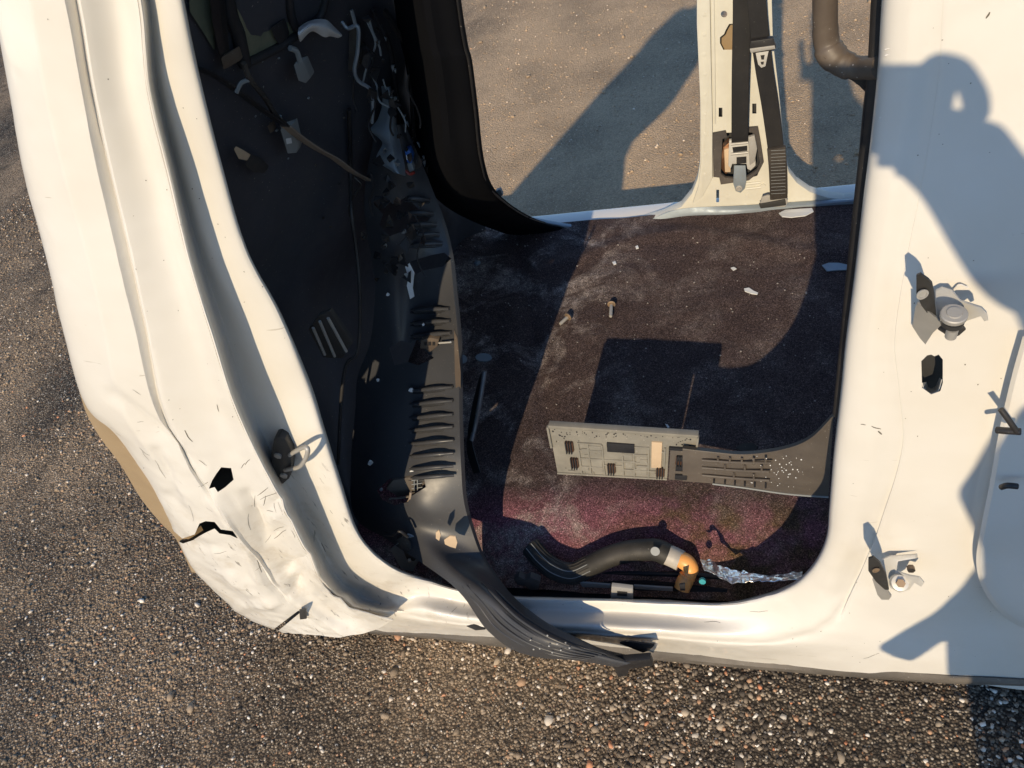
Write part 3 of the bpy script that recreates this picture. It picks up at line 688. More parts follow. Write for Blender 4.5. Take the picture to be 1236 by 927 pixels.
patch("bare_floor_patch", oval(559, 434, 5, 5), BARE)
patch("bare_floor_patch", [(940,258),(948,254),(964,253),(980,252),(982,256),(972,261),(955,263),(944,262)], CHIP)
patch("bare_floor_patch", [(992,321),(1000,318),(1012,318),(1030,322),(1030,326),(1010,327),(998,328)], BARE)
patch("torn_carpet_spot", [(888,541),(896,536),(908,535),(915,540),(912,544),(905,546),(896,545)], FUZZ)
for (x, y) in ((576, 318),):
    cyl("washer", on_floor(x, y, 0), (0, 0, 1), .012, .003, BARE, cab, 16, [(.012, 0), (.012, .003), (.006, .004), (.006, .010)])
cyl("washer", on_floor(618, 273, .02), (0, -.3, 1), .011, .004, BARE, cab, 16)
# two seat studs standing up through the carpet
for (b, t) in (((738, 367), (737, 382)), ((686, 382), (676, 391))):
    q = on_floor(b[0], b[1], .011); tip = on_floor(t[0], t[1], .012)
    ax = (tip - q).normalized(); L_ = (tip - q).length
    s_ = cyl("seat_stud", q, ax, .005, L_, STEEL, cab, 12, [(.0052, 0), (.0052, L_ - .004), (.0042, L_)])
    cyl("washer", q, ax, .011, .003, RUSTY, s_, 16, [(.012, 0), (.012, .002), (.008, .003), (.0075, .006)])

# ------------------------------------------------------------------ far side of the cab
YF = 1.45
far = pprism("far_post", [(843,-60),(843,30),(845,120),(845,196),(842,216),(835,234),(822,250),(800,260),(775,267),(740,273),(712,277),(712,300),(780,290),(845,282),(940,272),(1050,262),(1050,238),(1020,241),(1000,239),(978,232),(962,221),(952,208),(947,180),(940,110),(933,50),(930,-60)], YF, .035, INPAINT, cab, .002)
for hole in ([(869,52),(869,45),(874,41),(876,36),(880,29),(890,28),(890,60),(873,60)], [(867.5,130),(872,130),(872,141),(867.5,141)], [(908,125),(913,125),(913,137),(908,137)], [(863,161),(914,158),(915,175),(920,198),(914,212),(898,217),(864,214)], [(864.5,229),(868,229),(868,244),(864.5,244)], oval(874, 17, 4, 4), oval(940, 213, 3, 2.5)):
    cut(far, hole, YF - .1, YF + .1)
pprism("inner_post_panel", [(862,22),(925,22),(925,120),(862,120)], YF + .045, .01, LINER, cab)
pprism("post_back_panel", [(858,124),(925,124),(925,222),(858,222)], YF + .06, .01, DKSTEEL, cab)
pprism("post_flange", [(841,-60),(856,-60),(858,60),(860,150),(860,215),(848,238),(836,246),(843,225),(846,196),(845,120),(841,30)], YF - .012, .01, INPAINT, cab, .003)
pprism("post_rib", [(858,-60),(861,-60),(863,60),(864,150),(862,150),(859,60)], YF - .006, .006, INPAINT, cab, .001)
for i in range(9): cyl("spot_weld", P(850 + (i > 2) * 1, 18 + i * 24, Y=YF - .012), (0, -1, 0), .005, .001, INPAINT, cab, 12, [(.0055, 0), (.0055, .0012), (.002, .0018)])
for (x, y) in ((878, 238), (886, 226), (902, 236), (958, 243), (900, 246)):
    cyl("spot_weld", P(x, y, Y=YF), (0, -1, 0), .006, .001, INPAINT, cab, 12, [(.0065, 0), (.0065, .0012), (.002, .0018)])
# blue-white sill edge between the corner trim and the post
loft("far_sill_edge", [[(640,262,1.455),(690,271,1.452),(735,272,1.448),(780,266,1.448),(822,252,1.448),(900,248,1.446),(1050,238,1.446)],[(640,265,1.44),(690,274,1.44),(735,276,1.44),(780,271,1.44),(830,259,1.44),(900,254,1.43),(1050,241,1.43)],[(640,268,1.44),(690,277,1.44),(735,279,1.44),(780,275,1.44),(830,265,1.44),(900,262,1.43),(1050,250,1.43)]], 6, 3, BARE, cab, .002)
box("far_rocker", (-1.1, 1.455, -.22), (1.45, 1.54, -.01), PAINT, cab, .01)
q = P(843, -60, Y=YF); q2 = P(930, -60, Y=YF)
box("far_post_upper", (q.x, YF, q.z - .01), (q2.x, YF + .04, 1.62), INPAINT, cab)
box("far_front_post", (1.30, 1.38, .0), (1.44, 1.46, 1.62), INPAINT, cab)
box("far_roof_rail", (-.42, 1.32, 1.60), (1.44, 1.48, 1.68), INPAINT, cab, .01)
box("near_roof_rail", (-.36, .10, 1.58), (1.44, .24, 1.68), PAINT, cab, .01)
box("roof_panel", (-.36, .2, 1.685), (1.46, 1.40, 1.70), PAINT, cab, .004)
box("dash_panel", (1.35, .16, -.10), (1.42, 1.46, .70), BLACKD, cab, .01)

# --- seat belt on the far post
sb = tube("seat_belt_webbing", [(896,-60,1.40),(896,12,1.40),(894,90,1.40),(893,160,1.41),(893,172,1.43)], .02, BELT, cab, 12, True, 6, False, (.046, .004, (0, 1, 0)))
sb2 = tube("seat_belt_webbing", [(910,-60,1.37),(915,20,1.37),(922,80,1.38),(930,130,1.39),(938,190,1.40)], .02, BELT, cab, 12, True, 6, False, (.044, .004, (0, 1, 0)))
tube("belt_sleeve", [(937,178,1.388),(939,205,1.385),(940,239,1.39)], .02, FUZZ, cab, 12, True, 5, False, (.050, .012, (0, 1, 0)))
for i in range(14): tube("sleeve_stitch", [(930.5, 182 + i * 4, 1.378), (931 + 17, 181 + i * 4, 1.378)], .0007, GREYP, sb2, 4, True, 1, False)
bk = pprism("belt_tongue", [(906,50),(933,46),(937,58),(934,61),(909,65),(905,62)], 1.352, .016, BLACK, cab, .003)
pprism("tongue_plate", [(912,64),(928,61),(926,70),(924,80),(919,82),(915,78)], 1.358, .004, ZINC, bk, .001)
pprism("tongue_slot", [(918,67),(923,66.5),(922,72),(919,72)], 1.3565, .002, BLACK, bk)
pprism("tongue_slot", [(918,75),(922,74.5),(921.5,78),(919,78)], 1.3565, .002, BLACK, bk)
pprism("tongue_bar", [(905,59),(935,55),(936,59),(906,64)], 1.35, .003, STEEL, bk, .001)
rt = pprism("retractor_foam", [(860,162),(876,159),(878,166),(872,168),(870,210),(876,215),(886,216),(902,214),(913,206),(917,196),(914,178),(908,160),(902,160),(903,155),(915,154),(918,170),(922,196),(916,208),(904,218),(870,223),(868,214),(861,214)], YF - .01, .012, FOAM, cab, .0015)
pprism("spool", [(873,178),(880,172),(882,176),(882,206),(876,211),(870,204),(870,188)], YF - .004, .03, COPPER, rt, .004)
pprism("spool_cap", [(874,181),(881,179),(882,208),(875,208)], YF - .012, .01, PALE, rt, .002)
fr = pprism("retractor_frame", [(880,170),(903,168),(905,176),(912,178),(912,200),(906,206),(902,204),(901,198),(884,198),(882,204),(879,200)], YF - .02, .012, ZINC, cab, .002)
pprism("frame_slot", [(884,178),(902,176),(902,182),(885,184)], YF - .0215, .004, BLACK, fr)
pprism("frame_slot", [(889,190),(901,189),(901,197),(889,198)], YF - .0215, .004, BLACK, fr)
tube("frame_bar", [(882,186,YF-.024),(903,184,YF-.024)], .004, STEEL, fr, 8, True, 2, False)
tube("frame_bar", [(882,174,YF-.026),(903,172,YF-.026)], .004, STEEL, fr, 8, True, 2, False)
pprism("frame_side", [(903,166),(911,164),(914,180),(911,196),(905,200),(904,184)], YF - .03, .012, STEEL, fr, .003)
pprism("retractor_anchor", [(886,200),(900,200),(901,218),(899,228),(894,233),(888,231),(885,222)], YF - .018, .005, BARE, fr, .002)
cyl("anchor_bolt", P(892, 227, Y=YF - .018), (0, -1, 0), .009, .006, STEEL, fr, 12, [(.010, 0), (.010, .003), (.006, .004), (.006, .007)])
for dy in (0, 6): tube("pressed_bead", [(900, 222 + dy, YF - .003), (918, 220 + dy, YF - .003)], .004, INPAINT, far, 8, True, 1, False)
cyl("post_nut", P(921, 224, Y=YF), (0, -1, 0), .008, .004, INPAINT, far, 12)
pprism("belt_anchor_plate", [(917,247),(920,238),(926,236),(948,236),(951,244),(948,250),(930,250)], 1.40, .006, STEEL, cab, .002)
pprism("belt_anchor_foot", [(916,247),(948,241),(949,248),(918,252)], 1.395, .01, DKSTEEL, cab, .002)

# --- grab handle on the inner side of the middle post
gh = tube("grab_handle", [(996,-80,.19),(996,-20,.19),(996,20,.19),(997,48,.19),(1004,66,.185),(1020,78,.18),(1040,82,.17),(1064,80,.15)], .0115, HANDLE, cab, 14, True, 6, False, None, True, [1, 1, 1, 1.05, 1.2, 1.1, .95, 1])
pprism("handle_foot", [(990,66),(1012,78),(1030,84),(1062,84),(1060,124),(1052,121),(1034,103),(1002,84)], .172, .02, BLACK, gh, .005)
tube("post_seal", [(1066,-60,.16),(1061,30,.16),(1057,90,.16),(1052,130,.16),(1046,190,.16),(1040,240,.16),(1030,330,.16),(1012,500,.16)], .008, BLACK, cab, 8, True, 5, False)

# ------------------------------------------------------------------ sill strips
sp_ = loft("sill_retainer", [[(636,700,.205),(700,699,.205),(780,699,.205),(878,706,.205)],[(636,704,.185),(700,704,.185),(780,704,.185),(878,712,.185)],[(640,713,.176),(700,714,.176),(780,715,.176),(878,723,.176)]], 6, 3, BLACKD, cab, .003, sharp=(1,))
tube("retainer_rail", [(722,688,.225),(800,689,.225),(836,692,.22)], .004, STEEL, cab, 8, True, 3, False)
pprism("retainer_rail", [(690,692),(836,694),(878,699),(878,706),(836,702),(692,698)], .205, .008, BLACK, cab, .002)
pprism("retainer_rail", [(699,703),(737,706),(737,710),(703,709)], .168, .004, GREYP, cab, .001)
pprism("retainer_rail", [(765,707),(812,710),(812,714),(766,711)], .168, .004, GREYP, cab, .001)
pprism("loom_cover", [(746,678),(790,676),(792,688),(752,689)], .245, .012, FUZZ, cab, .003)
ck = pprism("sill_clip", [(738,708),(764,711),(764,728),(737,727)], .128, .010, STEEL, cab, .002)
pprism("clip_slot", [(745,714),(757,715),(757,720),(745,719)], .1265, .004, BLACK, ck)
tube("clip_lip", [(737,724,.124),(764,726,.124)], .003, ZINC, ck, 8, True, 1, False)
cyl("teal_clip", P(848, 700, Y=.155), (0, -1, .4), .007, .006, TEAL, cab, 10)
pprism("ragged_foam", [(620,700),(626,696),(634,700),(640,697),(652,702),(650,712),(640,713),(634,708),(624,706)], .15, .015, FOAM, cab, .002)

# --- little debris stuck in the lining, wires, boxes
def wire(pts, r, mat, name="wire", parent=cab): return tube(name, pts, r, mat, parent, 6, True, 6, False)
wire([wp(294, 76, .03), wp(302, 96, .035), wp(320, 118, .035), wp(332, 138, .04), wp(346, 152, .04)], .004, FUZZ)
wire([wp(285, 112, .03), wp(291, 100, .03), wp(302, 96, .035)], .003, GREYP)
wire([wp(338, 140, .04), wp(340, 150, .04), wp(342, 158, .04)], .0025, GREYP)
def conn(pix, off, th, mat, bev=.002): return pprism("connector", [wp(x, y, off) for x, y in pix], 0, th, mat, cab, bev)
c1 = conn([(338,156),(350,152),(353,150),(360,178),(358,185),(347,186)], .045, .02, GREYP)
pprism("connector_label", [wp(345,168,.047), wp(351,167,.047), wp(352,173,.047), wp(346,174,.047)], 0, .002, CHIP, c1)
conn([(354,78),(366,74),(375,94),(369,101),(360,98)], .04, .018, GREYP)
wire([wp(350, 58, .03), wp(358, 62, .035), wp(362, 74, .04)], .004, GREYP)
conn([(322,152),(328,149),(331,158),(326,162)], .02, .01, HANDLE)
conn([(282,180),(290,184),(300,190),(298,194),(288,192)], .03, .008, PALE, .001)
conn([(298,190),(312,196),(322,206),(318,210),(306,208),(296,200)], .025, .012, DKSTEEL)
# seat belt strap pulled across the lining, shaded half coloured black, sunlit half tan
tube("loose_strap", [wp(240, 82, .012), wp(270, 98, .015), wp(300, 120, .03), wp(330, 142, .045), wp(345, 152, .055)], .01, BLACK, cab, 12, True, 6, False, (.014, .003, (.1, .95, .2)))
tube("loose_strap", [wp(345, 152, .055), wp(362, 166, .058), wp(385, 181, .06), wp(405, 192, .065), wp(425, 207, .075), wp(442, 216, .08), wp(458, 226, .09)], .01, STRAP, cab, 12, True, 6, False, (.019, .003, (.1, .95, .2)), True)
# shreds of torn lining, plugs and looms crowding the post
for k in range(60):
    x = random.gauss(478, 20); y = random.uniform(170, 345) if k % 2 else random.uniform(20, 330)
    if y < 170: x = 430 + (y / 170) * 55 + random.gauss(0, 10)
    Yb_ = min(wallY(x, y) - .03, .52 if y < 150 else .50)
    n_ = random.randint(3, 6); r1 = random.uniform(2.5, 9)
    ang0 = random.uniform(0, 6)
    pts = [(x + r1 * random.uniform(.4, 1.3) * math.cos(ang0 + q * 6.28 / n_), y + r1 * random.uniform(.4, 1.5) * math.sin(ang0 + q * 6.28 / n_), Yb_ + random.uniform(-.012, .012)) for q in range(n_)]
    pprism("torn_shred", pts, Yb_, .003, random.choice([BLACK, BLACKD, BLACKD, FUZZ, GREYP if r1 < 4 else BLACK, HANDLE if r1 < 5 else BLACKD]), cab)
for k in range(12):
    x = random.uniform(425, 500); y = random.uniform(20, 260)
    pts = [(x, y)]
    for q in range(4): pts.append((pts[-1][0] + random.uniform(-9, 12), pts[-1][1] + random.uniform(6, 24)))
    tube("wire", [(a, b, min(wallY(a, b) - .03, .53)) for a, b in pts], random.uniform(.0014, .003), random.choice([BLACK, BLACKD, GREYP, FUZZ]), cab, 6, True, 5, False)
for k in range(26):
    x = random.uniform(270, 430); y = random.uniform(20, 420)
    if x < 236 + y * .36: continue
    pprism("lining_speck", oval(x, y, random.uniform(.6, 1.8), random.uniform(.5, 1.4), 6, .3), wallY(x, y) - .012, .002, random.choice([GREYP, FUZZ, HANDLE]), cab)
# torn white shroud and bare steel post
loft("torn_white_shroud", [[wp(361, 34, .03), wp(374, 26, .035), wp(392, 24, .04), wp(402, 32, .04), wp(410, 40, .04)], [wp(360, 42, .045), wp(376, 31, .06), wp(392, 33, .06), wp(402, 38, .055), wp(412, 43, .05)], [wp(362, 50, .03), wp(376, 37, .04), wp(391, 44, .045), wp(398, 43, .04), wp(408, 45, .04)]], 6, 4, CHIP, cab, .002)
loft("bare_post_steel", [[(461,104,.60),(462,125,.59),(456,145,.585),(448,157,.58),(462,172,.57),(455,192,.56),(476,208,.54)], [(469,105,.59),(473,130,.575),(472,150,.565),(470,165,.555),(474,180,.55),(476,198,.54),(482,210,.53)], [(471,104,.61),(477,130,.60),(478,150,.59),(482,170,.585),(486,190,.58),(488,200,.57),(489,212,.56)]], 6, 4, BARE, cab, .002)
pprism("post_bracket", [(421,36),(433,32),(434,80),(428,86),(420,86)], .52, .014, FUZZ, cab, .002)
tube("post_wire", [(405,26,.5),(412,26,.5),(420,34,.5),(432,32,.5),(432,60,.5),(428,84,.5),(433,98,.51),(447,108,.52),(450,128,.53),(449,148,.54)], .0032, BARE, cab, 6, True, 5, False)
tube("post_wire", [(424,12,.5),(427,22,.5),(429,32,.5)], .003, GREYP, cab, 6, True, 3, False)
for k in range(16):
    a = random.uniform(0, 1); x = 448 + a * 62 + random.uniform(-6, 6); y = 14 + a * 190
    pprism("torn_bit", [(x, y), (x + random.uniform(2, 5), y + random.uniform(-2, 2)), (x + random.uniform(1, 4), y + random.uniform(3, 8))], .55 + .1 * a, .004, random.choice([BARE, GREYP, FUZZ, BLACK]), cab)
tube("wire", [(450,12,.55),(457,26,.56),(466,42,.57),(472,62,.6),(476,90,.62),(480,120,.64),(485,160,.64),(488,190,.64)], .004, BLACKD, cab, 6, True, 5, False)
tube("wire", [(462,10,.6),(478,36,.62),(492,60,.66),(497,110,.7),(500,170,.72)], .005, BLACK, cab, 6, True, 5, False)
bc = pprism("blue_connector", [(488,182),(494,180),(498,190),(497,198),(491,196)], .58, .015, BLUE, cab, .002)
pprism("connector_label", [(490,188),(495,187),(495,193),(491,193)], .5785, .002, CHIP, bc)
pprism("connector", [(491,198),(497,197),(500,206),(494,209)], .58, .012, GREYP, cab, .002)
tube("wire", [(489,206,.57),(495,210,.57),(500,208,.57)], .003, RED, cab, 6, True, 3, False)
tube("thin_cable", [(498,186,.7),(520,200,.8),(545,215,.95),(560,228,1.1),(572,238,1.2),(584,234,1.27),(599,234,1.3)], .002, GREYP, cab, 5, True, 5, False)
settle(cab)

# ------------------------------------------------------------------ the torn rear trim hanging out over the sill
TR = [[(455,150,.62),(470,150,.60),(480,150,.585),(484,150,.60)],
 [(440,235,.59),(465,230,.58),(492,225,.59),(520,235,.62)],
 [(447,300,.57),(472,298,.55),(500,295,.57),(541,300,.58)],
 [(453,350,.54),(475,350,.53),(500,350,.54),(548,355,.50)],
 [(448,410,.51),(475,410,.49),(500,410,.49),(553,410,.43)],
 [(432,455,.48),(470,455,.45),(500,455,.43),(554,455,.40)],
 [(429,500,.43),(465,505,.39),(499,510,.37),(555,510,.345)],
 [(424,560,.35),(462,560,.31),(498,565,.285),(556,565,.285)],
 [(428,620,.27),(470,612,.24),(505,610,.225),(560,610,.24)],
 [(470,652,.20),(495,642,.195),(525,640,.20),(572,650,.20)],
 [(526,690,.115),(540,682,.125),(560,680,.145),(588,684,.16)],
 [(560,720,.065),(575,716,.062),(590,712,.07),(612,716,.092)],
 [(590,762,.018),(605,752,.012),(625,745,.022),(650,746,.05)],
 [(636,790,-.022),(650,783,-.028),(670,774,-.018),(690,770,.010)],
 [(700,798,-.022),(710,794,-.026),(722,789,-.018),(738,788,.0)],
 [(745,803,-.02),(752,801,-.022),(765,799,-.016),(785,799,.004)]]
qt = empty("rear_pillar_trim", P(588, 760, Y=-.02), "torn black pillar trim with louvre ribs, its grooved end hanging over the sill", "trim panel")
rowst = [[TR[k][j] for k in range(len(TR))] for j in range(4)]
flr = [[(a + 1, b, c + .05) for a, b, c in rowst[3]]]
trp = loft("panel", rowst + [[(a + 4, b + .5, c + .006) for a, b, c in rowst[3]]] + flr, 6, 5, TRIM, qt, .0025, lambda v, q: v + Vector((0, noise.noise(v * 9) * .006, 0)), sharp=(3, 4), ang=40)
cut(trp, [(470,420),(484,411),(496,414),(503,408),(514,424),(524,432),(505,441),(493,437),(476,441)], .34, .64)
cut(trp, [(494,316),(520,308),(536,305),(545,312),(534,322),(512,326),(500,332)], .35, .65)
cut(trp, [(450,245),(462,236),(474,246),(490,238),(505,252),(520,262),(512,272),(500,268),(497,284),(484,280),(470,285),(458,272),(462,258)], .40, .70)
cut(trp, [(455,592),(470,578),(496,574),(512,578),(514,588),(498,598),(492,606),(476,610),(462,604)], .10, .45)
def at_trim(k, u):
    """point on the trim: k knot number, u 0..1 across"""
    i = int(k); f = k - i; a = TR[i]; b = TR[min(i + 1, len(TR) - 1)]
    j = min(2, int(u * 3)); g = u * 3 - j
    r = [(a[j][m] * (1 - g) + a[j + 1][m] * g) * (1 - f) + (b[j][m] * (1 - g) + b[j + 1][m] * g) * f for m in range(3)]
    return (r[0], r[1], r[2])
for k in (1.15, 1.4, 1.6, 1.78, 1.95, 3.36, 3.62, 3.88, 5.25, 5.55, 5.85, 6.12, 6.42, 6.70, 6.98, 7.22):
    pts = [at_trim(k + .05, .60), at_trim(k + .04, .70), at_trim(k, .82), at_trim(k - .03, .95)]
    tube("louvre_slot", [(a, b + 3.2, c - o) for (a, b, c), o in zip(pts, (.002, .003, .003, .002))], .0034, BLACKD, qt, 6, True, 5, False, None, True, [.4, 1, 1.1, .6])
    tube("louvre_rib", [(a, b, c - o) for (a, b, c), o in zip(pts, (-.002, .009, .013, .006))], .0042, TRIM, qt, 8, True, 5, False, None, True, [.4, 1.1, 1.2, .9])
for u in (.18, .30, .42, .54, .66, .78):
    pts = [at_trim(k, u) for k in (10.7, 11.3, 12, 12.7, 13.4, 14.1)]
    tube("groove_rib", [(a, b, c - .003) for a, b, c in pts], .0034, TRIM, qt, 8, True, 5, False, None, True, [.3, 1, 1, 1, .9, .4])
for k, u in ((12.95, .25), (13.0, .36), (13.05, .5), (13.1, .62), (13.15, .75), (13.3, .3), (13.35, .45), (13.4, .6), (12.7, .4), (12.75, .7)):
    a, b, c = at_trim(k, u); cyl("bright_speck", P(a, b, Y=c - .006), (0, -1, .2), .0018, .002, ZINC, qt, 6)
pprism("end_tab", [(735,800),(785,796),(788,804),(760,808),(757,816),(746,818),(742,808)], -.02, .015, BLACK, qt, .002)
cp = pprism("clip_frame", [(466,590),(474,580),(498,576),(512,577),(518,580),(500,596),(480,600)], .27, .015, BACKD, qt, .002)
pprism("clip_window", [(498,579),(509,578),(508,590),(499,593)], .266, .004, BLACK, cp, .0005)
for dx in (0, 4): tube("clip_bar", [(500 + dx, 579, .262), (500 + dx, 592, .262)], .0014, GREYP, cp, 6, True, 1, False)
for dy in (0, 5, 10): tube("clip_bar", [(497, 580 + dy, .262), (510, 578 + dy, .262)], .0012, GREYP, cp, 6, True, 1, False)
tube("clip_bar", [(470,602,.25),(490,600,.25),(518,593,.25)], .0028, BACKD, cp, 6, True, 3, False)
tube("frayed_fibre", [(496,594,.24),(494,604,.235),(486,612,.235),(482,616,.235)], .003, STRAP, cp, 6, True, 3, False)
tube("frayed_fibre", [(492,607,.235),(500,608,.23),(506,610,.23)], .0025, STRAP, cp, 6, True, 3, False)
tc = pprism("broken_clip", [(508,411),(520,408),(530,410),(528,418),(518,426),(514,421),(507,421)], .445, .012, HANDLE, qt, .0015)
for dx in (0, 5, 10): pprism("clip_slot", [(512 + dx, 413), (515 + dx, 413), (515 + dx, 417), (512 + dx, 417)], .4435, .003, BLACK, tc)
tube("clip_pin", [(530,414,.44),(544,413,.42)], .002, ZINC, tc, 6, True, 1, False)
pprism("paper_scrap", [(489,322),(494,318),(500,330),(498,348),(500,358),(495,361),(491,345),(493,335)], .515, .002, CHIP, qt)
for (x, y, s_, Y_) in ((468,356,2.2,.52),(456,459,2.0,.45),(496,471,3.2,.405),(447,559,3.4,.32),(497,570,2.6,.278),(460,591,2.0,.29),(511,392,1.6,.47)):
    pprism("paint_fleck", oval(x, y, s_, s_ * .85, 7, .25), Y_, .002, CHIP, qt)
for pix in ([(526,643),(530,640),(532,646),(530,653),(526,650)], [(536,652),(543,647),(550,648),(552,655),(550,662),(543,660),(537,657)]):
    pprism("sunlit_patch", [(x, y, .155) for x, y in pix], 0, .003, PALE, qt, .0005)  # pale shapes painting patches of sunlight onto the trim
pprism("sunlit_edge_strip", [(548,398),(552,408),(556,450),(556,520),(553,520),(549,450)], .388, .002, HANDLE, qt)  # sunlit edge of the trim painted as a brown strip
settle(qt)
# torn bracket and wiring below it, caught behind the flange
tb = empty("torn_latch_bracket", P(492, 665, Y=.17), "black torn bracket with pale backing lying in the rear corner of the sill", "bracket")
pprism("backing_plate", [(471,664),(492,645),(506,650),(508,672),(498,690),(484,686)], .185, .003, BARE, tb)
pprism("arm", [(478,652),(485,648),(492,656),(500,670),(503,674),(500,678),(491,676),(486,664)], .165, .012, FUZZ, tb, .003)
pprism("side_shield", [(503,656),(512,662),(520,672),(522,680),(512,676),(502,670)], .17, .01, BLACK, tb, .002)
tube("top_hook", [(464,645,.175),(474,646,.17),(482,641,.165),(492,648,.165)], .0035, BLACK, tb, 8, True, 4, False)
cyl("arm_tip", P(494, 675, Y=.16), (.4, -1, -.2), .004, .006, PALE, tb, 8)
settle(tb)

# ------------------------------------------------------------------ upright black trim edge leaning on the carpet
bl = empty("black_rail", P(572, 500, Y=.45), "glossy black plastic rail standing on the carpet beside the torn pillar trim", "rail")
tube("rail", [(585,448,.52),(580,480,.48),(574,512,.45),(569,532,.42)], .0055, RAILP, bl, 10, True, 6, False)
loft("web", [[(585,448,.525),(580,480,.485),(574,512,.455),(570,533,.43),(580,570,.36)],[(580,452,.54),(572,482,.50),(566,514,.46),(564,545,.42),(572,572,.37)]], 5, 4, BLACKD, bl, .002)
settle(bl)

# ------------------------------------------------------------------ door sill scuff plate turned upside down
pl = empty("scuff_plate", P(760, 550, Y=.34), "dusty grey scuff plate turned upside down, ribbed, joined to a dark curved end", "trim panel")
TL, TRc, BL, BR = P(662, 514, Y=.385), P(843, 526, Y=.362), P(673, 571, Z=.10), P(836, 580, Z=.09)
def pu(u, v, h=0.0):
    a = TL.lerp(TRc, u); b = BL.lerp(BR, u); q = a.lerp(b, v)
    return q + PN * h
PN = (TRc - TL).cross(BL - TL).normalized()
if PN.dot(O - TL) < 0: PN = -PN
def pr(name, u0, v0, u1, v1, h0, h1, mat, bev=.0006, parent=pl):
    return prism(name, [pu(u0, v0, h0), pu(u1, v0, h0), pu(u1, v1, h0), pu(u0, v1, h0)], PN * (h1 - h0), mat, parent, bev)
prism("plate", [pu(0, 0), pu(1, 0), pu(1, .26), pu(.82, .26), pu(.82, 1), pu(0, 1)], -PN * .003, BACKP, pl, .0008)
pr("bent_edge", 0, -.03, 1.0, .03, -.012, .004, BACKP, .002)
pr("end_lip", -.012, 0, .004, .42, -.003, .006, BACKP, .001)
pr("end_lip", .992, .0, 1.006, .26, -.003, .008, BACKP, .001)
pr("lower_lip", 0, .97, .82, 1.0, -.002, .004, BACKP, .001)
for (u0, v0, u1, v1) in ((.19,.28,.20,.95),(.26,.30,.27,.95),(.36,.30,.37,.95),(.50,.50,.51,.95),(.58,.30,.59,.95),(.68,.28,.69,.95),(.79,.28,.80,.95),(.20,.42,.36,.44),(.20,.60,.58,.62),(.20,.78,.36,.80),(.50,.45,.68,.47),(.51,.62,.68,.64),(.51,.80,.79,.82),(.20,.28,.36,.30),(.59,.28,.68,.30),(.37,.72,.50,.74),(.59,.46,.68,.48),(.60,.70,.68,.72)):
    pr("plate_rib", u0, v0, u1, v1, 0, .005, BACKP, .0005)
for (u0, v0, u1, v1) in ((.27,.34,.355,.56),(.275,.64,.355,.90),(.52,.34,.575,.44),(.515,.49,.575,.60),(.60,.50,.675,.66),(.60,.74,.675,.92),(.52,.66,.575,.78)):
    pr("plate_pad", u0, v0, u1, v1, 0, .003, BACKP, .0008)
pr("dark_pad", .40, .24, .59, .42, .0, .006, BLACKD, .001)
pr("cream_pad", .705, .16, .775, .72, .0, .005, PALE, .001)
for _ in range(110):
    u, v = random.uniform(.01, .97), abs(random.gauss(.06, .14)) + .02
    if v > .95 or (u > .80 and v > .22): continue
    pr("grime_speck", u, v, u + random.uniform(.003, .012), v + random.uniform(.008, .03), .0002, .0008, BLACKD, 0)
for _ in range(26):
    u, v = random.uniform(.02, .76), random.uniform(.28, .9)
    pr("scuff_rib", u, v, u + random.choice([.004, .05]), v + random.choice([.02, .1]), 0, random.uniform(.002, .005), BACKP, 0)
def clip(u, v, w=.06, h=.18):
    c_ = pr("plate_clip", u, v, u + w, v + h, 0, .007, BROWNP, .001)
    for k in range(3):
        pr("clip_tooth", u + w * (.1 + .3 * k), v - .02, u + w * (.25 + .3 * k), v + h + .02, .005, .012, BLACKD, .0005, c_)
for a in ((.10,.28),(.12,.62),(.39,.70),(.74,.72),(.87,.42)): clip(*a)
# dark curved end, fixed to the middle post
Yz = lambda a, b, z: P(a, b, Z=z).y
_top = [(824,539,.352),(860,543,.35),(900,546,.33),(945,540,.29),(978,527,.24),(1006,500,.20)]
_bot = [(824,580),(860,583),(900,588),(940,594),(970,597),(1000,599)]
_bot = [(a, b, Yz(a, b, z)) for (a, b), z in zip(_bot, (.09, .085, .08, .08, .09, .11))]
def rowmix(t, bulge): return [(a + (d - a) * t, b + (e - b) * t, c + (f - c) * t - bulge) for (a, b, c), (d, e, f) in zip(_top, _bot)]
rd = [_top, rowmix(.33, .006), rowmix(.68, .006), _bot]
loft("dark_end", rd, 8, 6, BACKD, pl, .003)
loft("end_flange", [[(a, b - 1, c + .004) for a, b, c in rd[0]], [(a, b + 3, c - .01) for a, b, c in rd[0]]], 8, 2, BACKD, pl, .002)
tube("end_bead", [(a, b + 1, c - .004) for a, b, c in _bot[1:]], .0022, GREYP, pl, 8, True, 5, False)
def de(a, b, dx=0, h=.004):
    """point on the dark end a 0..1 along x 845..965, b 0..1 down"""
    x = 845 + a * 120; t = (x - 824) / (965 - 824)
    yt = 541 + 4 * math.sin(t * 3.1) ; yb = 582 + t * 14
    t = max(0, min(4.999, (x - 824) / (1000 - 824) * 5)); i_ = int(t); f_ = t - i_
    yc = lambda r: r[i_][2] + (r[i_ + 1][2] - r[i_][2]) * f_
    Yt, Yb = yc(_top), yc(_bot)
    return (x, yt + (yb - yt) * b, Yt + (Yb - Yt) * b - h - .006)
for b, a0, a1 in ((.30, .02, .72), (.52, .02, .70), (.74, .02, .70)):
    tube("cross_rib", [de(a0, b), de((a0 + a1) / 2, b), de(a1, b)], .0028, BACKD, pl, 8, True, 4, False)
for a in (.18, .30, .42, .54, .66): tube("short_rib", [de(a, .20), de(a, .34)], .0024, BACKD, pl, 8, True, 2, False)
for a in (.25, .45, .62): tube("short_rib", [de(a, .40), de(a, .54)], .0024, BACKD, pl, 8, True, 2, False)
for a in (.34, .54): tube("short_rib", [de(a, .62), de(a, .76)], .0024, BACKD, pl, 8, True, 2, False)
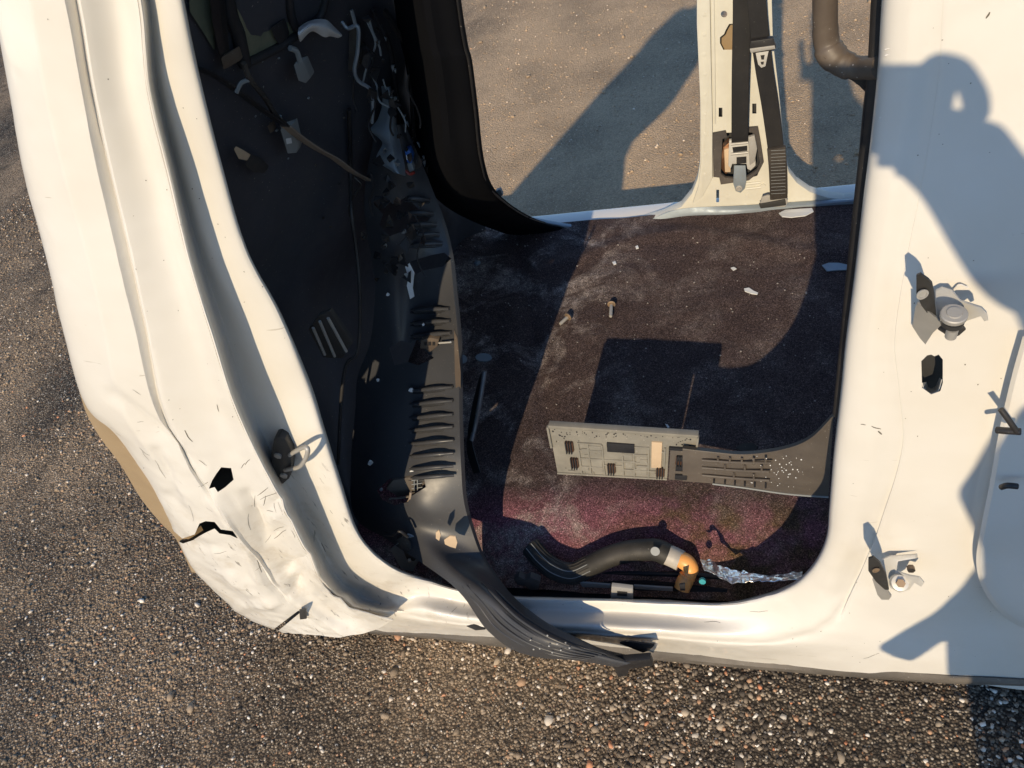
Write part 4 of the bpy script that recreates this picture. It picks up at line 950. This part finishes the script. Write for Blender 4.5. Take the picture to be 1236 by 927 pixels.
for a in (.14, .25, .35, .45, .55, .66): tube("short_rib", [de(a, .84), de(a, .93)], .002, BLACKD, pl, 8, True, 2, False)
pr("end_box", .83, .30, .985, .98, -.004, .004, BACKD, .001)
for v in (.40, .62, .82): pr("end_clip", .875, v, .96, v + .10, .004, .010, BLACKD, .001)
pr("end_slot", .82, .25, 1.0, .30, -.004, .006, BLACKD, .0005)
for k in range(46):
    a = random.gauss(.82, .14); b = random.uniform(.1, .9)
    if .45 < a < 1.15:
        x, y, Y_ = de(a, b); cyl("dust_fleck", P(x, y, Y=Y_ + .001), (0, -1, .4), random.uniform(.0006, .0014), .001, CHIP, pl, 5)
settle(pl)

# ------------------------------------------------------------------ hose with amber elbow
def restY(px, py, up):
    d = ray(px, py); lo, hi = .14, .6
    for _ in range(40):
        m = (lo + hi) / 2; t = (m - O.y) / d.y; z = (O + d * t).z
        if z > fbase(m) + up: lo = m
        else: hi = m
    return lo
hs = empty("coolant_hose", P(740, 680, Y=.22), "black braided rubber hose with a grey collar and amber plastic elbow lying on the sill", "hose")
hp = [(a, b, restY(a, b, .036)) for a, b in ((641,660),(655,676),(672,688),(692,692),(712,683),(735,672),(762,665),(790,663))]
HY = hp[-1][2]
body = tube("hose_body", hp, .0245, RUBBER, hs, 20, False, 8, False, None, True, [.92, .95, 1, 1.02, 1, 1, 1, 1])
q0, q1 = P(*hp[0][:2], Y=hp[0][2]), P(*hp[1][:2], Y=hp[1][2]); ax = (q0 - q1).normalized()
cyl("hose_mouth", q0 - ax * .012, ax, .02, .014, RUBBER, hs, 20, [(.0235, 0), (.0245, .012), (.0235, .015), (.0175, .015), (.016, -.02)])
cyl("hose_bore", q0 - ax * .03, ax, .0165, .03, BLACKD, hs, 20)
# lengthwise cords of the braid on the bent half
Q_ = [P(a, b, Y=c) for a, b, c in hp]
for k in range(9):
    an = -1.2 + k * .33
    pts = []
    for i in range(5):
        td = (Q_[min(i + 1, 7)] - Q_[max(i - 1, 0)]).normalized(); tv = (O - Q_[i]); tv = (tv - td * tv.dot(td)).normalized(); sv = td.cross(tv)
        pts.append(tuple(Q_[i] + (tv * math.cos(an) + sv * math.sin(an)) * .0245))
    tube("braid_cord", pts, .0011, m_plastic if False else GREYP if k in (3, 5) else RUBBER, hs, 5, True, 6, True)
cl = tube("collar", [(786,663,HY),(796,665,HY-.002),(806,670,HY-.008)], .0255, RUBBER, hs, 20, True, 4, False)
cyl("mould_mark", P(791, 665, Y=HY - .026), (0, -1, .9), .010, .003, GREYP, hs, 16)
tube("grey_band", [(805,669,HY-.008),(814,673,HY-.012),(822,677,HY-.018)], .0235, BANDP, hs, 20, True, 4, False, None, True, [1, 1, 1])
el = tube("elbow", [(818,675,HY-.016),(827,678,HY-.022),(833,685,HY-.030),(831,694,HY-.042),(826,703,HY-.055),(823,711,HY-.066)], .0165, ORANGE, hs, 18, True, 5, False, None, True, [1.05, 1.15, 1.1, 1.0, 1.1, 1.05])
cyl("elbow_ring", P(830, 695, Y=HY-.044), (P(826, 703, Y=HY-.055) - P(831, 694, Y=HY-.042)), .0185, .003, ORANGE, hs, 20)
pprism("elbow_notch", [(820,706),(827,705),(827,713),(821,713)], HY - .096, .004, BLACKD, hs, .0006)
settle(hs)

# ------------------------------------------------------------------ foil and loose scraps
fvs = []
fr_ = [[(846,676),(856,675),(866,682),(880,686),(900,690),(925,694),(950,692),(968,690)], [(848,684),(858,686),(868,692),(882,696),(900,697),(925,699),(950,697),(968,695)], [(850,688),(860,692),(872,698),(884,704),(902,702),(925,702),(950,700),(966,699)]]
fo = loft("foil_strip", [[(a, b, y) for a, b in r] for r, y in zip(fr_, (.20, .175, .16))], 8, 8, FOIL, None, .0008, lambda v, q: v + Vector((noise.noise(v * 60), noise.noise(v * 75 + Vector((3, 3, 3))), noise.noise(v * 90))) * .0045, ang=8)
tag(fo, "crumpled silver foil strip lying along the sill beside the amber elbow", "foil")
def scrap(pix, mat, label, name="plastic_chip", cat="debris", h=.003):
    o = prism(name, [on_floor(x, y, .002) for x, y in pix], (0, 0, h), mat, None)
    tag(o, label, cat, "white scraps on the carpet")
scrap([(898,349),(904,348),(910,352),(915,354),(914,356),(907,355),(899,352)], CHIP, "largest white curl of plastic on the carpet below the far post")
scrap([(882,324),(886,323),(889,325),(885,327)], CHIP, "small white scrap between the largest curl and the far post")
scrap([(767,298),(770,297),(771,300),(768,301)], CHIP, "round white crumb on carpet near the far sill edge")
scrap([(739,317),(743,316),(744,319),(741,320)], CHIP, "white crumb on carpet straight above the upright seat stud")
scrap([(803,512),(806,513),(808,516),(806,517)], CHIP, "white sliver in the shaded carpet behind the scuff plate", h=.002)
for _ in range(140):
    x = random.uniform(565, 990); y = random.uniform(285, 500)
    r = random.uniform(.4, 1.1)
    fvs.append([on_floor(a, b, .002) for a, b in oval(x, y, r, r * .7, 5, .3)])
for _ in range(60):
    x = random.gauss(585, 18); y = random.gauss(272, 14); r = random.uniform(.4, 1.0)
    fvs.append([on_floor(a, b, .003) for a, b in oval(x, y, r, r * .8, 5, .3)])
V = []; Fc = []
for p in fvs:
    b = len(V); V += p + [q + Vector((0, 0, .0015)) for q in p]; k = len(p)
    Fc.append(tuple(b + k + i for i in range(k))); Fc += [(b + i, b + (i + 1) % k, b + k + (i + 1) % k, b + k + i) for i in range(k)]
tag(mesh("carpet_crumbs", V, Fc, m_simple("pale_crumb", (.42, .38, .35), .7), None, False), "pale crumbs of glass and grit sprinkled over the carpet", kind="stuff")

# ------------------------------------------------------------------ the photographer, out of frame, whose shadow falls on the post
def W(px, py, Yp, surf=.07):
    q = P(px, py, Y=surf) if py < 822 else P(px, py, Z=GZ)
    return q - sdir * ((q.y - Yp) / sdir.y)
def camv(x, y, z): return O + right * x + down_ * y + fwd * z
ph = prism("mobile_phone", [camv(.011, .005, -.012), camv(.132, .005, -.012), camv(.132, .070, -.012), camv(.011, .070, -.012)], -fwd * .008, PHONE, None, .004)
tag(ph, "black phone held out by the person taking the picture", "phone")

def body_skin(name, joints, edges, mat, parent=None, sub=2):
    me = bpy.data.meshes.new(name); me.from_pydata([tuple(j[0]) for j in joints], edges, []); o = link(name, me, mat, parent)
    sk = o.modifiers.new("skin", 'SKIN'); sk.use_smooth_shade = True
    for v, j in zip(me.skin_vertices[0].data, joints):
        r = j[1]; v.radius = r if isinstance(r, tuple) else (r, r)
    me.skin_vertices[0].data[0].use_root = True
    o.modifiers.new("sub", 'SUBSURF').levels = sub; o.modifiers["sub"].render_levels = sub
    bake(o); o.data.materials.clear(); o.data.materials.append(mat); o.data.shade_smooth(); return o
B_ = -.95
pel = Vector((.50, B_, .66)); wst = pel + Vector((0, 0, .20)); chs = pel + Vector((-.01, .02, .44)); nek = pel + Vector((-.02, .04, .64)); hed = pel + Vector((-.03, .08, .77))
hipL = pel + Vector((-.10, 0, -.08)); hipR = pel + Vector((.11, 0, -.08))
hand = W(1162, 162, -.60); wr = W(1186, 190, -.63); elb = W(1265, 320, -.74); shl = chs + Vector((-.16, .03, .13))
hand2 = W(1098, 176, -.60); wr2 = W(1140, 205, -.64); elb2 = W(1238, 345, -.78); shr = chs + Vector((.17, 0, .13))
kl = W(1212, 880, B_ + .05); al = Vector((kl.x + .01, B_, GZ + .09)); tl = al + Vector((0, .18, -.05))
kr = kl + Vector((.24, -.05, 0)); ar = al + Vector((.25, -.06, 0)); tr_ = ar + Vector((.02, .18, -.05))
J = [(pel, (.16, .11)), (wst, (.145, .10)), (chs, (.17, .11)), (nek, .058), (hed, (.078, .095)), (hed + Vector((-.01, .01, .09)), (.06, .075)),
     (shl, .062), (elb, .044), (wr, .028), (hand, .030), (shr, .062), (elb2, .044), (wr2, .028), (hand2, .030),
     (hipL, .095), (kl, .062), (al, .042), (tl, .036), (hipR, .095), (kr, .062), (ar, .042), (tr_, .036)]
Ed = [(0,1),(1,2),(2,3),(3,4),(4,5),(2,6),(6,7),(7,8),(8,9),(2,10),(10,11),(11,12),(12,13),(0,14),(14,15),(15,16),(16,17),(0,18),(18,19),(19,20),(20,21)]
man = body_skin("person", J, Ed, SHIRT)
tag(man, "person in dark clothes standing outside the cab, holding up a phone", "person")
man.data.materials.append(JEAN); man.data.materials.append(SKIN); man.data.materials.append(SHOE)
for p in man.data.polygons:
    c_ = p.center
    if (c_ - hed).length < .2 and c_.z > nek.z + .03: p.material_index = 2
    elif (c_ - O).length < .36 and c_.y > -.74: p.material_index = 2
    elif c_.z < GZ + .13: p.material_index = 3
    elif c_.z < pel.z + .02: p.material_index = 1
hair = body_skin("hair", [(hed + Vector((-.01, -.03, .05)), (.083, .095)), (hed + Vector((-.01, -.02, .12)), (.06, .075))], [(0, 1)], SHOE, man)
def finger(base, d, bend, L):
    p0 = base; p1 = p0 + d * L * .45; p2 = p1 + (d * .6 + bend * .8).normalized() * L * .3; p3 = p2 + bend * L * .28
    body_skin("finger", [(p0, .0095), (p1, .0088), (p2, .008), (p3, .0065)], [(0, 1), (1, 2), (2, 3)], SKIN, man, 1)
body_skin("forefinger", [(W(1180, 150, -.60), .013), (W(1181, 118, -.60), .0115), (W(1162, 84, -.60), .0105), (W(1130, 74, -.60), .010), (W(1112, 96, -.60), .009)], [(0, 1), (1, 2), (2, 3), (3, 4)], SKIN, man, 2)
for h_, dd in ((hand, (-right + down_ * .25).normalized()), (hand2, (-right - down_).normalized())):
    for i, L in enumerate((.075, .085, .08, .062)):
        finger(h_ + down_ * (-.006 + i * .013) - fwd * .012, dd, fwd * .3 - right * .6, L)
    finger(h_ + down_ * -.012, (-right * .9 - down_ * .25).normalized(), -right, .055)
for sx in (-1, 1):
    cyl("eye", hed + Vector((-.01 + sx * .03, .088, .03)), (0, 1, 0), .012, .006, CHIP, man, 10)

coat_shadow_shape = prism("coat_shadow_shape", [W(a, b, B_ + .02) for a, b in ((1290,440),(1225,480),(1205,515),(1190,540),(1176,566),(1158,592),(1172,622),(1181,642),(1183,680),(1160,712),(1130,740),(1095,762),(1060,780),(1078,789),(1100,795),(1122,783),(1143,770),(1144,812),(1400,812),(1420,440))], (0, -.05, 0), SHIRT, man, .012)  # added unseen slab, outline shaped to throw the lower shadow on the post
